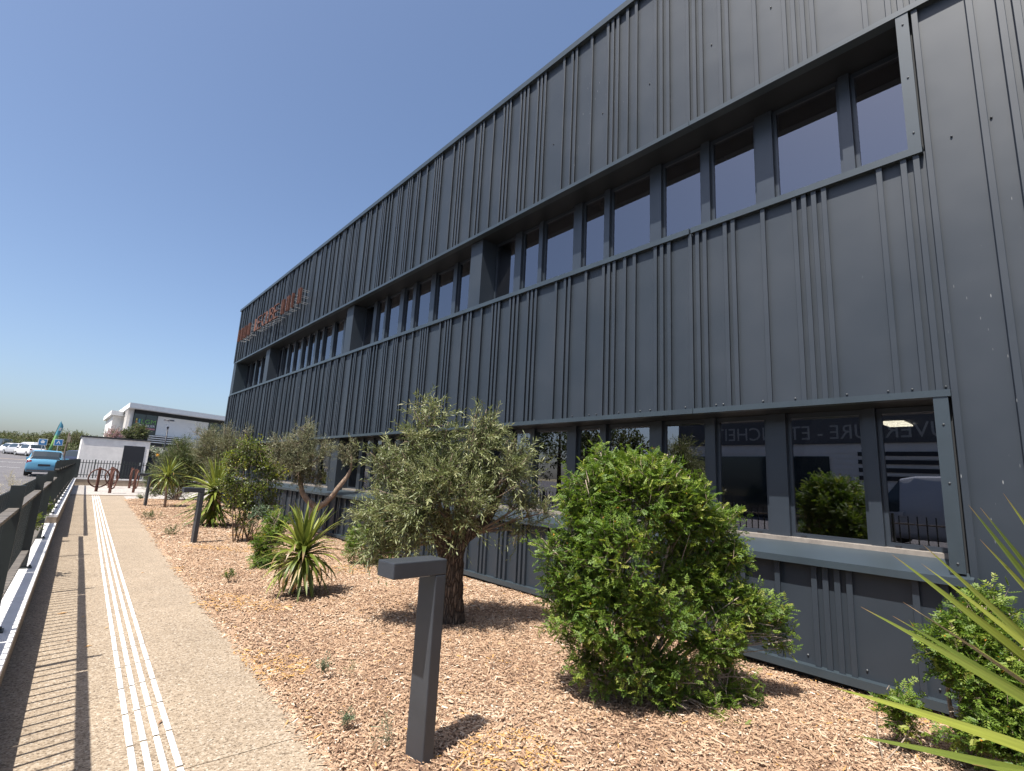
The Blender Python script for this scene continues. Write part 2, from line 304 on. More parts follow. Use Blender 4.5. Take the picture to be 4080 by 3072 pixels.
# car park
mb = MB(); yy = [-60, -20, 0, 6, 13.9, 20, 30, 39.4]
for a, b in zip(yy[:-1], yy[1:]):
    mb.quad((-90, a, terrain(a)), (wall_x(a)-.36, a, terrain(a)), (wall_x(b)-.36, b, terrain(b)), (-90, b, terrain(b)))
yy = [39.4, 50, 70, 90, 112]
for a, b in zip(yy[:-1], yy[1:]):
    mb.quad((-90, a, terrain(a)), (70, a, terrain(a)), (70, b, terrain(b)), (-90, b, terrain(b)))
car_park = tag(mb.build('car_park', M['asphalt']), kind='structure')
for (xa, ya, xb, yb, w) in ((-14, 66.5, -1.7, 62.0, .16), (-14, 55.5, -1.9, 52.0, .14), (-14, 49.0, -3.0, 46.5, .14), (-9, 76, -2.2, 70.5, .9)):
    a = Vector((xa, ya, terrain(ya)+.006)); b = Vector((xb, yb, terrain(yb)+.006))
    MB().quad(a, b, b+Vector((0, w, w*.024)), a+Vector((0, w, w*.024))).build('painted_line' if w < .5 else 'pale_kerb_strip', M['white'] if w < .5 else M['render_wall'], car_park)
# path
mb = MB(); yy = [-8, -2, 3.4, 8.6, 13.9, 19.4, 24.6, 27.9]
for a, b in zip(yy[:-1], yy[1:]):
    mb.quad((wall_x(a)-.02, a, gz(a)-.008), (path_r(a), a, gz(a)-.008), (path_r(b), b, gz(b)-.008), (wall_x(b)-.02, b, gz(b)-.008))
path = tag(mb.build('path', M['soil']), kind='structure')
for a, b in zip(yy[:-1], yy[1:]):
    a += .003; b -= .003; mb = MB(); ss = [a, b] if not a < 10 < b else [a, 10, b]
    for p, q in zip(ss[:-1], ss[1:]): mb.quad((wall_x(p)-.02, p, gz(p)), (path_r(p), p, gz(p)), (path_r(q), q, gz(q)), (wall_x(q)-.02, q, gz(q)))
    mb.build('slab', M['path'], path)
# tactile guide bars, a child of the path each
bar = MB()
prof = [(-.016, 0), (-.0125, .004), (.0125, .004), (.016, 0)]
L = .448
bar.add([(x, -L/2, z) for x, z in prof]+[(x, L/2, z) for x, z in prof], [(0,1,5,4),(1,2,6,5),(2,3,7,6),(0,3,2,1),(4,5,6,7)])
bar_me = bar.mesh('tactile_bar'); bar_me.materials.append(M['tactile'])
def tac_x(y): return .561 + .0325*(y-4.0)
for r in range(4):
    y = 1.2 + r*.03
    while y < 27.6:
        o = link('tactile_bar', bar_me, None, path, (tac_x(y)+.016+r*.0655, y, gz(y)+.003)); o.rotation_euler = (0.0, 0, -.0325+random.uniform(-.004, .004))
        y += .475
# pale gravel court at the end of the path
mb = MB(); mb.add([(wall_x(27.9)-.02, 27.9, .1), (2.41, 27.9, .1), (path_r(25.2), 25.2, .1), (20, 25.2, .1), (20, 40.2, .1), (wall_x(38)-.1, 38.6, .1)], [(0,1,2,3,4,5)])
tag(mb.build('gravel_court', M['gravel']), kind='structure')
MB().box((wall_x(27.9), 27.86, .06), (3.6, 28.02, .125)).build('edging_strip', M['render_wall'], path)
# bark mulch bed: sheet + chips
def bed_z(x, y):
    return gz(y) + 0.012 + 0.035*np.clip((x-path_r(y))/1.0, 0, 1) + 0.018*np.sin(x*2.3+y*1.1)*np.sin(y*1.7-x)
nx, ny = 26, 170; V = []; F = []
for j in range(ny+1):
    y = -8.0 + 33.2*j/ny; x0 = path_r(y)
    for i in range(nx+1):
        x = x0+.0 + (5.5-x0)*i/nx; V.append((x, y, float(bed_z(x, y)) - (.02 if i == 0 else 0)))
for j in range(ny):
    for i in range(nx):
        a = j*(nx+1)+i; F.append((a, a+1, a+nx+2, a+nx+1))
me = bpy.data.meshes.new('mulch_bed'); me.from_pydata(V, [], F); me.update(); me.polygons.foreach_set('use_smooth', [True]*len(me.polygons))
tag(link('mulch_bed', me, M['soil']), kind='structure')
def chips(n, y0, y1, lmin, lmax, wid, seed):
    g = np.random.default_rng(seed)
    y = y0 + (y1-y0)*g.random(n); pr = 1.435+0.0391*(y-2.93); x = pr + (5.32-pr)*g.random(n)
    # a few stray over the path edge
    k = g.random(n) < .02; x[k] = pr[k] - np.abs(g.normal(0, .045, k.sum()))
    gg = np.where(y < 10, 0, np.minimum(.1, (y-10)/15*.1))
    z = gg + .012 + .035*np.clip((x-pr)/1.0, 0, 1) + .018*np.sin(x*2.3+y*1.1)*np.sin(y*1.7-x) + .002+g.random(n)**2*.022
    z = np.where(x < pr, gg+.006, z)
    L = lmin + (lmax-lmin)*g.random(n)**3; big = g.random(n) < .05; L = np.where(big, L*1.6+.02, L); Wd = wid*(.4+1.3*g.random(n)**1.6); Wd = np.where(big & (g.random(n) < .5), Wd*1.8, Wd); H = .002+.005*g.random(n)
    az = g.random(n)*2*np.pi; el = g.normal(0, .22, n); ro = g.normal(0, .3, n)
    d = np.stack([np.cos(az)*np.cos(el), np.sin(az)*np.cos(el), np.sin(el)], 1)
    s = np.stack([-np.sin(az), np.cos(az), np.sin(ro)], 1); s /= np.linalg.norm(s, axis=1)[:, None]
    u = np.cross(d, s)
    P = np.stack([x, y, z], 1)
    hL = (L/2)[:, None]*d; hW = (Wd/2)[:, None]*s; hu = H[:, None]*u
    tp = (.6+.4*g.random(n))[:, None]
    V = np.stack([P-hL-hW*tp, P-hL+hW*tp, P+hL+hW, P+hL-hW, P-hL*.92+hu, P+hL*.95+hu], 1).reshape(-1, 3)
    b = (np.arange(n)*6)[:, None]
    F3 = np.concatenate([b+np.array([[0, 4, 1]]), b+np.array([[2, 5, 3]]), b+np.array([[1, 4, 5]]), b+np.array([[1, 5, 2]]), b+np.array([[3, 5, 4]]), b+np.array([[3, 4, 0]])], 0)
    patch = .5+.5*np.sin(x*1.9+1.3*np.sin(y*1.1))*np.sin(y*1.4+x*.7)
    patch2 = np.sin(x*3.1+np.sin(y*2.3)*1.5)*np.sin(y*2.7+1.7*np.sin(x*1.3)); tone = np.clip(g.beta(1.9, 1.7, n)*.92 + .05*(patch-.5) + .13*patch2*np.abs(patch2), 0, .91); wv = g.random(n) < .018; tone[wv] = .95; o = g.random(n) < .008+.22*(patch > .88); tone[o] = 1.0
    me = np_mesh('wood_chips', V, F3, np.tile(tone, 6))
    o = link('wood_chips', me, M['chips']); tag(o, kind='stuff'); return o
ch = chips(95000, 0.4, 5.0, .008, .065, .0078, 1); tag(ch, 'bed of coarse orange wood chips nearest the camera', 'wood chips')
ch = chips(90000, 5.0, 12.5, .014, .070, .0105, 2); tag(ch, 'wood chip mulch around the trunk of the big olive tree', 'wood chips')
ch = chips(46000, 12.5, 25.2, .026, .08, .017, 3); tag(ch, 'wood chip mulch in the far half of the bed', 'wood chips')

# ------------------------------------------------------------------ low wall with coping (left), far wall
lw = empty('low_wall', (0, 0, 0), 'long beige low wall with white coping under the railing beside the path', 'wall')
def wall_run(ya, yb, zt, parent, name_w='wall_body', name_c='coping', x_in=wall_x, th=.36):
    a, b = x_in(ya), x_in(yb)
    MB().prism([(a-th+.02, ya), (a-.012, ya), (b-.012, yb), (b-th+.02, yb)], -.3, zt-.05).build(name_w, M['render_wall'], parent)
    n = max(1, round((yb-ya)/2.4))
    for i in range(n):
        p = ya+(yb-ya)*i/n+.003; q = ya+(yb-ya)*(i+1)/n-.003; a, b = x_in(p), x_in(q)
        MB().prism([(a-th, p), (a, p), (b, q), (b-th, q)], zt-.05, zt).build(name_c, M['coping'], parent, bevel=.005)
wall_run(-8, 13.85, .31, lw); wall_run(13.85, 38.0, .47, lw)
fw = empty('far_low_wall', (2.9, 38.3, 0), 'low beige wall with pale coping crossing behind the rusty bicycle racks', 'wall')
MB().box((wall_x(38)-2.9-.3, -.1, -.3), (9.0, .16, .43)).build('wall_body', M['render_wall'], fw)
MB().box((wall_x(38)-2.9-.32, -.12, .432), (9.02, .18, .49)).build('coping', M['coping'], fw)

# ------------------------------------------------------------------ railing on the wall
rl = empty('railing', (0, 0, 0), 'dark metal picket railing along the left wall of the path', 'railing')
RT = 1.20
def coping_z(y): return .31 if y < 13.85 else .47
def rail_top(y): return RT if y < 13.85 else RT+.14
PX = -.20                                               # pickets, metres behind the wall's inner face
pk = MB().box((-.008, -.009, 0), (.008, .009, .96)).mesh('picket'); pk.materials.append(M['fence'])
y = -.6; k = 0
while y < 37.8:
    zc = coping_z(y)
    o = link('picket', pk, None, rl, (wall_x(y)+PX, y, zc+.06)); y += .13; k += 1
post_me = MB().box((-.043, -.015, 0), (.043, .015, 1.06)).mesh('post'); post_me.materials.append(M['fence'])
foot_me = MB().box((-.05, -.05, 0), (.09, .05, .012)).box((.055, -.012, .012), (.078, .012, .034)).mesh('base_plate'); foot_me.materials.append(M['fence'])
y = 2.6-2.9*1; posts = []
while y < 37.6: posts.append(y); y += 2.9 if y < 13 else 1.45
for y in posts:
    o = link('post', post_me, None, rl, (wall_x(y)-.160, y, coping_z(y)))
    link('base_plate', foot_me, None, o, (0, 0, .002))
for y0, y1 in ((-.6, 13.83), (13.87, 37.8)):
    n = round((y1-y0)/2.9)
    for i in range(n):
        a = y0+(y1-y0)*i/n+.012; b = y0+(y1-y0)*(i+1)/n-.012
        for zr, nm in ((coping_z(y0+.1)+.88, 'top_rail'), (coping_z(y0+.1)+.19, 'bottom_rail')):
            MB().prism([(wall_x(a)-.191, a), (wall_x(a)-.130, a), (wall_x(b)-.130, b), (wall_x(b)-.191, b)], zr-.012, zr+.012).build(nm, M['rail'], rl)
fr = empty('far_railing', (0, 38.32, .49), 'dark picket railing on the wall in front of the white kiosk', 'railing')
pk2 = MB().box((-.018, -.008, .05), (.018, .008, 1.04)).mesh('picket'); pk2.materials.append(M['fence'])
x = wall_x(38)+.05
k = 0
while x < 6.2:
    if k % 10 == 5: MB().box((x-.03, -.02, 0), (x+.03, .02, 1.08)).build('post', M['fence'], fr)
    else: link('picket', pk2, None, fr, (x, 0, 0))
    x += .135; k += 1
for zr in (.17, .86): MB().box((wall_x(38)-.1, -.02, zr), (6.3, .02, zr+.035)).build('rail', M['fence'], fr)
MB().box((wall_x(38)-.17, -.06, 0), (wall_x(38)+.03, .06, 1.06)).build('corner_post', M['fence'], fr)

# ------------------------------------------------------------------ the dark building
B = empty('office_building', (FX, 0, 0), 'long two-storey anthracite ribbed-metal office building with ribbon windows', 'building')
def bb(name, mat, a, b, parent=B, bevel=0): # box in (depth behind facade, y, z)
    return MB().box(a, b).build(name, mat, parent, bevel=bevel)
Y0, Y1, ZT = -6.0, 24.77, 8.5
ZH_U, ZS_U, ZH_L, ZS_L = 5.96, 4.60, 2.42, 1.06
J0, J1 = 0.72, 24.17
REC = 0.36
# backing walls
bb('wall', M['darkgap'], (.03, Y0, ZH_U+.1), (.34, Y1-.02, ZT-.02)); bb('wall', M['darkgap'], (.03, Y0, ZH_L+.1), (.34, Y1-.02, ZS_U-.04))
bb('wall', M['darkgap'], (.03, Y0, .02), (.34, Y1-.02, ZS_L-.08)); bb('wall', M['darkgap'], (.031, Y0, ZS_L-.1), (.339, J0+.045, ZT-.3)); bb('wall', M['darkgap'], (.031, J1+.06, ZS_L-.1), (.339, Y1-.021, ZT-.3))
bb('end_wall', M['clad'], (0.0, Y1-.03, .12), (16, Y1, ZT-.1)); bb('roof', M['darkgap'], (.05, Y0, ZT-.35), (16, Y1-.04, ZT-.25))
bb('back_wall', M['interior'], (8.0, Y0, 0), (8.2, Y1-.05, ZT-.4)); bb('near_end_wall', M['clad'], (0.03, Y0-.05, 0), (16, Y0, ZT-.1))
bb('floor_slab', M['tileceil'], (.34, Y0, 2.78), (8, Y1-.05, 3.0)); bb('floor_slab', M['interior'], (.34, Y0, -.02), (8, Y1-.05, .12)); bb('ceiling', M['tileceil'], (.34, Y0, 6.15), (8, Y1-.05, 6.25))
bb('floor_covering', M['interior'], (.34, Y0, 3.002), (7.99, Y1-.06, 3.35))
# ceiling light panels inside (lit in the photograph)
lm, t, p = nodes('lit_panel'); p.inputs['Emission Color'].default_value = (1, .93, .8, 1); p.inputs['Emission Strength'].default_value = 5.0
for y in (1.9, 4.3, 6.7, 9.1, 11.5, 13.9, 16.3):
    for x in (1.8, 4.2): bb('ceiling_light', lm, (x, y, 2.755), (x+.6, y+.30, 2.778))
# parapet, flashings
Z_TOP0 = ZT
for i, (a, b) in enumerate(zip([Y0, 2.9, 9.1, 15.3, 21.0], [2.9, 9.1, 15.3, 21.0, Y1+.03])):
    bb('parapet_cap', M['trim'], (-.075, a+.003, ZT-.10), (.42, b-.003, ZT))
    if b > J0:
        a2 = max(a, J0); b2 = min(b, J1+.35 if i == 4 else b)
        bb('head_flashing', M['trim'], (-.062, a2+.003 if i else Y0, ZH_U), (.05, b2-.003, ZH_U+.055)); bb('sill_flashing', M['trim'], (-.062, a2+.02, ZS_U-.055), (.05, b2-.003, ZS_U+.012))
        bb('head_flashing', M['trim'], (-.062, a2+.003, ZH_L), (.05, b2-.003, ZH_L+.055))
        s = MB(); a3 = a2+.09; b3 = b2-.003   # sloping window sill
        pr = [(.30, ZS_L+.10), (-.10, ZS_L), (-.10, ZS_L-.058), (-.085, ZS_L-.058), (.30, ZS_L+.02)]
        n = len(pr); s.add([(x, a3-.11 if i == 0 else a3-.10, z) for x, z in pr]+[(x, b3, z) for x, z in pr], [tuple(range(n)), tuple(range(2*n-1, n-1, -1))]+[(j+n, (j+1) % n+n, (j+1) % n, j) for j in range(n)])
        s.build('window_sill', M['trim'], B)
        c2 = a2+.02 if i == 0 else a2
        bb('soffit', M['soffit'], (.05, c2, ZH_U+.004), (REC+.12, b2, ZH_U+.05)); bb('soffit', M['soffit'], (.05, c2, ZH_L+.004), (REC+.12, b2, ZH_L+.05))
        bb('inner_sill', M['trim'], (.05, c2, ZS_U-.05), (REC+.12, b2, ZS_U+.006)); bb('inner_sill', M['dusty'], (.285, c2, ZS_L+.06), (REC+.12, b2, ZS_L+.135))
    bb('base_flashing', M['trim'], (-.075, a+.003, .10), (.05, b-.003, .165))
# jambs
for z0, z1 in ((ZS_U+.013, ZH_U-.001), (ZS_L+.06, ZH_L-.001)):
    bb('jamb', M['trim'], (-.055, J0+.022, z0 if z0 > 3 else z0-.03), (-.035, J0+.115, z1)); bb('reveal', M['trim'], (-.034, J0+.05, z0), (REC+.1, J0+.112, z1))
    bb('reveal', M['trim'], (-.05, J1-.03, z0), (REC+.1, J1+.02, z1))
# ribs (repeating profile)
PAT = [.70, .79, .88, 1.06, 1.51, 1.60, 1.69, 1.78, 2.09, 2.41, 2.50, 2.74, 2.83, 2.92, 3.20, 3.30, 3.39, 3.70, 3.85, 4.02, 4.11, 4.20, 4.51, 4.82, 4.91, 5.09, 5.52, 5.61, 5.70, 5.94, 6.04, 6.13, 6.41, 6.50, 6.59, 6.89, 7.20, 7.29, 7.47]
PER = 7.13
ribs = sorted(p+PER*k for k in range(-1, 4) for p in PAT if -5.5 < p+PER*k < Y1-.05)
def rib_mesh(h):
    r = MB(); d = .042
    pr = [(.004, -.012), (-d+.007, -.0225), (-d+.003, -.0235), (-d, -.0205), (-d, .0205), (-d+.003, .0235), (-d+.007, .0225), (.004, .012)]  # sides undercut by choice, so shade darkens the gaps beside each rib
    n = 8; r.add([(x, y, 0) for x, y in pr]+[(x, y, h) for x, y in pr], [(j, (j+1) % n, (j+1) % n+n, j+n) for j in range(n-1)]+[tuple(range(n-1, -1, -1)), tuple(range(n, 2*n))])
    me = r.mesh('rib'); me.materials.append(M['clad']); return me
rows = [(ZH_U+.056, ZT-.101), (ZH_L+.056, ZS_U-.056), (.166, ZS_L-.03)]
full = (.166, ZH_U-.001)
rm = [rib_mesh(b-a) for a, b in rows]; rfull = rib_mesh(full[1]-full[0])
for yv in ribs:
    if yv < J0:
        if yv > -1.2: link('rib', rfull, None, B, (0, yv, full[0])); link('rib', rm[0], None, B, (0, yv, rows[0][0]))
        continue
    for ri, (z0, z1) in enumerate(rows):
        if ri == 2 and yv > 5.3: continue
        link('rib', rm[ri], None, B, (0, yv, z0))
mb = MB(); d = .042                                           # the far ribs of the bottom row, too small to pick apart
for yv in ribs:
    if yv > 5.3: mb.box((-d, yv-.023, rows[2][0]), (.003, yv+.023, rows[2][1]))
mb.build('rib', M['clad'], B, kind='stuff')
# flat sheets between the rib groups
bounds = []
prev = None
for r in ribs:
    if prev is None or r-prev > .25: bounds.append(r)
    prev = r
bounds = [b for b in bounds if b > J0]
e = [J0+.001]+[b for b in bounds if b > J0+.2 and b < Y1-.2]+[Y1]
for a, b in zip(e[:-1], e[1:]):
    for z0, z1 in rows: bb('panel', M['clad'], (.0, a+.0015, z0-.03), (.028, b-.0015, z1+.03))
e2 = [Y0]+[r for r in ribs if r < J0-.12 and (r*10 % 3 > 1.2)]+[J0-.001]
for a, b in zip(e2[:-1], e2[1:]):
    bb('panel', M['clad'], (.0, a+.0015, .14), (.028, b-.0015, ZH_U+.02)); bb('panel', M['clad'], (.0, a+.0015, ZH_U+.021), (.028, b-.0015, ZT-.08))
bb('panel', M['clad'], (-.001, J1+.02, ZS_U), (.03, Y1, ZH_U+.06)); bb('panel', M['clad'], (-.001, J1+.02, ZS_L-.03), (.03, Y1, ZH_L+.06))
# rivets
rv = bmesh.new(); bmesh.ops.create_uvsphere(rv, u_segments=8, v_segments=5, radius=.009); rme = bpy.data.meshes.new('rivet'); rv.to_mesh(rme); rv.free(); rme.materials.append(M['rivet'])
for yv in (.755, .97, 1.135, 1.44, 1.87, 2.17, 2.58, 2.66, 3.02, 3.48, 3.62, 3.94, 4.30, 4.42, 4.72): link('rivet', rme, None, B, (-.006, yv, ZH_L+.085))
for yv in (.97, 1.15, 1.43, 1.87, 2.20, 2.6): link('rivet', rme, None, B, (-.006, yv, .235))
for yv, zz in ((1.92, 6.95), (2.62, 6.95), (3.5, 6.95), (4.3, 6.95), (5.3, 6.95), (.55, 4.62), (.30, 4.66), (.10, 4.7)): link('rivet', rme, None, B, (-.006, yv, zz))
for zz in (5.85, 5.3, 4.75, 2.2, 1.75, 1.16): link('rivet', rme, None, B, (-.056, J0+.065, zz))
# mullions and windows
mull = [(1.33, 1.43), (2.11, 2.30), (2.87, 2.98), (3.56, 3.73), (4.43, 4.53), (4.97, 5.14), (5.84, 5.93), (6.37, 6.54), (8.33, 8.46), (9.14, 9.32), (9.95, 10.08), (10.5, 10.68), (11.34, 11.44), (11.89, 12.06), (13.80, 13.91), (14.58, 14.75), (15.40, 15.50), (15.95, 16.12), (16.60, 16.70), (17.2, 17.36), (17.95, 18.05), (18.6, 18.76), (19.25, 19.35), (21.0, 21.17), (21.8, 21.9), (22.6, 22.77), (23.4, 23.5)]
piers = [(7.13, 7.48), (12.65, 13.07), (19.82, 20.27)]
blk = sorted([(a, b, 'm') for a, b in mull]+[(a, b, 'p') for a, b in piers])
for z0, z1 in ((ZS_U+.006, ZH_U+.004), (ZS_L+.10, ZH_L+.004)):
    prev = J0+.112
    for a, b, kd in blk+[(J1-.03, J1, 'e')]:
        if kd == 'm': bb('mullion', M['frame'], (REC, a, z0+.002), (REC+.11, b, z1-.002))
        if kd == 'p': bb('pier', M['clad'], (.075, a, (z0 if z0 > 3 else ZS_L+.04)), (REC+.1, b, z1-.002))
        y0, y1 = prev+.001, a-.001; fwd = .035
        w = MB()
        zb = z0+.002 if z0 > 3 else z0+.03; zt = z1-.003
        for (c0, c1, d0, d1) in ((y0, y1, zb, zb+.045), (y0, y1, zt-.05, zt), (y0, y0+fwd, zb+.045, zt-.05), (y1-fwd, y1, zb+.045, zt-.05)):
            w.box((REC+.045, c0, d0), (REC+.10, c1, d1))
        wo = w.build('window', M['frame'], B)
        MB().box((REC+.062, y0+fwd, zb+.045), (REC+.074, y1-fwd, zt-.05)).build('pane', M['glass'], wo)
        prev = b
    if z0 < 3:
        for yv in (1.05, 1.22, 1.98, 2.40, 3.1): bb('drain_cap', M['black'], (REC+.03, yv, ZS_L+.137), (REC+.046, yv+.045, ZS_L+.155))
# dark poster frame and papers behind the glass
MB().box((REC+.14, 1.66, 1.50), (REC+.15, 1.80, 1.60)).build('window_sticker', M['black'], B)
for yv, z0, z1 in ((9.55, 1.45, 1.78), (14.1, 1.5, 1.9), (13.4, 1.55, 1.85)): bb('notice_paper', M['white'], (REC+.13, yv, z0), (REC+.135, yv+.22, z1))

# LE CUBE sign
sg = empty('wall_sign', (FX-.30, 19.6, 6.69), 'rust-coloured raised lettering between groups of upright bars on the dark facade', 'sign')
def text_mesh(ch, size, ext, offset=0.0):
    c = bpy.data.curves.new('txt', 'FONT'); c.body = ch; c.size = size; c.extrude = ext; c.offset = offset; c.resolution_u = 3
    o = bpy.data.objects.new('txt', c); COL.objects.link(o); dg = bpy.context.evaluated_depsgraph_get(); dg.update()
    me = bpy.data.meshes.new_from_object(o.evaluated_get(dg)); bpy.data.objects.remove(o, do_unlink=True); bpy.data.curves.remove(c); return me
# facade lettering reads along -y seen from outside: local x -> -y, local y -> z, local z -> -x
ROT = Matrix(((0, 0, -1), (-1, 0, 0), (0, 1, 0))).to_4x4()
def letters(txt, y_start, y_end, height, parent, mat, ext, name='letter', y_origin=19.6, x_off=0.0, z_off=0.0, wid=None, offset=0.0, rot=ROT):
    return None
spans = {'L': (20.92, 20.62), 'E': (20.56, 20.12), 'C': (19.98, 19.56), 'U': (19.51, 19.10), 'B': (19.02, 18.64), 'E2': (18.58, 18.14)}
for kx, (ya, yb) in spans.items():
    me = text_mesh(kx[0], 1.0, 0.022, -0.026); vs = np.array([v.co[:] for v in me.vertices]); mn, mx = vs.min(0), vs.max(0)
    for v in me.vertices:
        v.co.x = (v.co.x-mn[0])/(mx[0]-mn[0])*(ya-yb); v.co.y = (v.co.y-mn[1])/(mx[1]-mn[1])*.50
    me.transform(Matrix.Translation((0, ya-19.6, .0)) @ ROT); o = link('letter', me, M['corten'], sg)
    for yy, zz in ((ya-.05, .06), (ya-.05, .42), (yb+.10, .06), (yb+.06, .46)): MB().tube([(.03, yy-19.6, zz), (.30, yy-19.6, zz)], .008, 6).build('standoff', M['steel'], sg)
for yv in (23.28, 23.15, 22.81, 22.70, 22.35, 22.14, 21.78, 21.63, 17.72, 17.56, 17.20, 17.03, 16.68, 16.12, 15.97):
    MB().box((-.035, yv-19.6-.022, 0), (.035, yv-19.6+.022, .50)).build('bar', M['corten'], sg)
    for zz in (.05, .25, .45): MB().tube([(.04, yv-19.6, zz), (.30, yv-19.6, zz)], .007, 6).build('standoff', M['steel'], sg)

# ------------------------------------------------------------------ bollard lights
def bollard(loc, label, rz):
    b = empty('bollard_light', loc, label, 'bollard', 'angled bollard lights along the path edge', rz)
    H = 1.12; hx = .038; hw = .083
    MB().box((-hx, -hw, -.05), (hx, hw, H-.088)).build('post', M['bollard'], b, bevel=.006)
    MB().box((-.33, -hw, H-.087), (hx, hw, H)).build('arm', M['bollard'], b, bevel=.006)
    MB().box((-.27, -hw+.02, H-.092), (-hx-.03, hw-.02, H-.0872)).build('lamp_lens', M['lamp_clear'], b)
    return b
bollard((1.80, 2.72, .0), 'nearest dark angled bollard light standing in the wood chips', math.radians(4))
bollard((2.30, 12.08, gz(12)), 'middle bollard light in front of the tall yucca', math.radians(4))
bollard((2.52, 21.8, gz(21.8)), 'farthest bollard light beside the small yucca and bicycle racks', math.radians(4))

# ------------------------------------------------------------------ vegetation generators
def unit(a): return a/np.maximum(np.linalg.norm(a, axis=-1, keepdims=True), 1e-9)
def leaf_round(P, Dr, Nn, L, Wd, fold=.15):
    """oval leaflets of four triangles"""
    s = unit(np.cross(Dr, Nn)); n = unit(np.cross(s, Dr)); a = P+Dr*(L*.30)[:, None]; b = P+Dr*(L*.72)[:, None]; w = (Wd*.5)[:, None]; nf = n*(Wd*fold)[:, None]
    V = np.stack([P, a+s*w+nf, b+s*w*.85+nf, P+Dr*L[:, None], b-s*w*.85+nf, a-s*w+nf], 1).reshape(-1, 3)
    k = (np.arange(len(P))*6)[:, None]
    return V, np.concatenate([k+np.array([[0, 1, 5]]), k+np.array([[1, 2, 5]]), k+np.array([[2, 4, 5]]), k+np.array([[2, 3, 4]])], 0)
def leaf_quads(P, Dr, Nn, L, Wd, fold=.18):
    """pointed leaves of two triangles each, folded along the midrib"""
    s = unit(np.cross(Dr, Nn)); n = unit(np.cross(s, Dr))
    mid = P+Dr*(L*.48)[:, None]
    V = np.stack([P, mid+s*(Wd*.5)[:, None]+n*(Wd*fold)[:, None], P+Dr*L[:, None]-n*(L*.06)[:, None], mid-s*(Wd*.5)[:, None]+n*(Wd*fold)[:, None]], 1).reshape(-1, 3)
    b = (np.arange(len(P))*4)[:, None]
    return V, np.concatenate([b+np.array([[0, 1, 2]]), b+np.array([[0, 2, 3]])], 0)
def foliage(name, parent, lobes, mat, n_twigs, tw_len=(.15, .32), k=14, leaf=(.05, .010), ang=.75, up=.25, sag=.0, shell=.55, pinnate=0, seed=1, tone_mu=.5, gaps=.0, twig_r=.0022, twig_mat=None, jitter=.35, origin=Vector((0, 0, 0)), rnd=False):
    """lobes: (centre Vector, (rx,ry,rz)). Twigs start through each lobe's volume and carry leaves along them."""
    g = np.random.default_rng(seed)
    vol = np.array([r[0]*r[1]*r[2] for _, r in lobes])**.8; cnt = np.maximum(8, (n_twigs*vol/vol.sum()).astype(int))
    Ps, Ds, TL, sh = [], [], [], []
    for (c, r), n in zip(lobes, cnt):
        d = unit(g.normal(size=(n, 3))); rad = shell+(1-shell)*g.random(n)**.6
        # clumps: pull directions towards a few random axes so the outline is uneven
        ax = unit(g.normal(size=(max(6, n//28), 3))); w = ax[g.integers(0, len(ax), n)]
        d = unit(d*.62+w*.75); rad *= .80+.34*g.random(len(ax))[g.integers(0, len(ax), n)]
        p = np.array(c)+d*rad[:, None]*np.array(r)*.86
        dirn = unit(d*np.array([1, 1, .8])+g.normal(0, jitter, (n, 3))+np.array([0, 0, up]))
        Ps.append(p); Ds.append(dirn); TL.append(tw_len[0]+(tw_len[1]-tw_len[0])*g.random(n)); sh.append(np.clip(rad, .3, 1.1))
    P = np.concatenate(Ps); Dr = np.concatenate(Ds); T = np.concatenate(TL); SH = np.concatenate(sh); n = len(P)
    P = P - Dr*(T*.5)[:, None]
    keep = P[:, 2] > .03; P, Dr, T, SH = P[keep], Dr[keep], T[keep], SH[keep]; n = len(P)
    # leaves along twigs
    tt = (np.arange(k)+.5)/k
    pos = P[:, None, :]+Dr[:, None, :]*(T[:, None]*tt)[:, :, None]
    pos[:, :, 2] -= sag*(T[:, None]*tt)**2
    side = unit(np.cross(Dr, g.normal(size=(n, 3)))); bit = np.cross(Dr, side)
    ph = g.random((n, 1))*6.28+np.arange(k)[None, :]*2.4
    rad_d = side[:, None, :]*np.cos(ph)[:, :, None]+bit[:, None, :]*np.sin(ph)[:, :, None]
    ld = unit(Dr[:, None, :]*math.cos(ang)+rad_d*math.sin(ang)+g.normal(0, .18, (n, k, 3)))
    ld[:, :, 2] -= sag*.6*tt[None, :]; ld = unit(ld)
    tone_t = np.clip(g.normal(tone_mu, .16, (n, 1))+.10*tt[None, :]+g.normal(0, .10, (n, k)), 0, 1)
    pos = pos.reshape(-1, 3); ld = ld.reshape(-1, 3); tone = tone_t.ravel()
    nr = unit(np.array([0, 0, 1.0])+g.normal(0, .55, (len(pos), 3)))
    if pinnate:
        RL = leaf[0]*2.2; sd = unit(np.cross(ld, nr)); pp, dd, ll = [], [], []
        for j in range(pinnate):
            q = pos+ld*(RL*(j+.8)/(pinnate))
            for sg_ in (-1, 1):
                pp.append(q); dd.append(unit(ld*.55+sd*sg_*.85)); ll.append(np.full(len(pos), 1.0))
        pp.append(pos+ld*RL); dd.append(ld); ll.append(np.full(len(pos), .6))
        m_ = len(pp); pos = np.concatenate(pp); ld = np.concatenate(dd); nr = np.tile(nr, (m_, 1)); tone = np.clip(np.tile(tone, m_)+g.normal(0, .04, len(pos)), 0, 1)
    rare = g.random(len(pos)) < .0025; tone = np.where(rare, 1.0, np.minimum(tone, .97))
    L = leaf[0]*(.65+.6*g.random(len(pos))); Wd = leaf[1]*(.7+.5*g.random(len(pos)))
    keep = pos[:, 2] > .012; pos, ld, nr, L, Wd, tone = pos[keep], ld[keep], nr[keep], L[keep], Wd[keep], tone[keep]
    o3 = np.array(origin)
    V, F = (leaf_round if rnd else leaf_quads)(pos-o3, ld, nr, L, Wd)
    me = np_mesh(name, V, F, np.tile(tone, 4 if rnd else 2)); link(name, me, mat, parent)
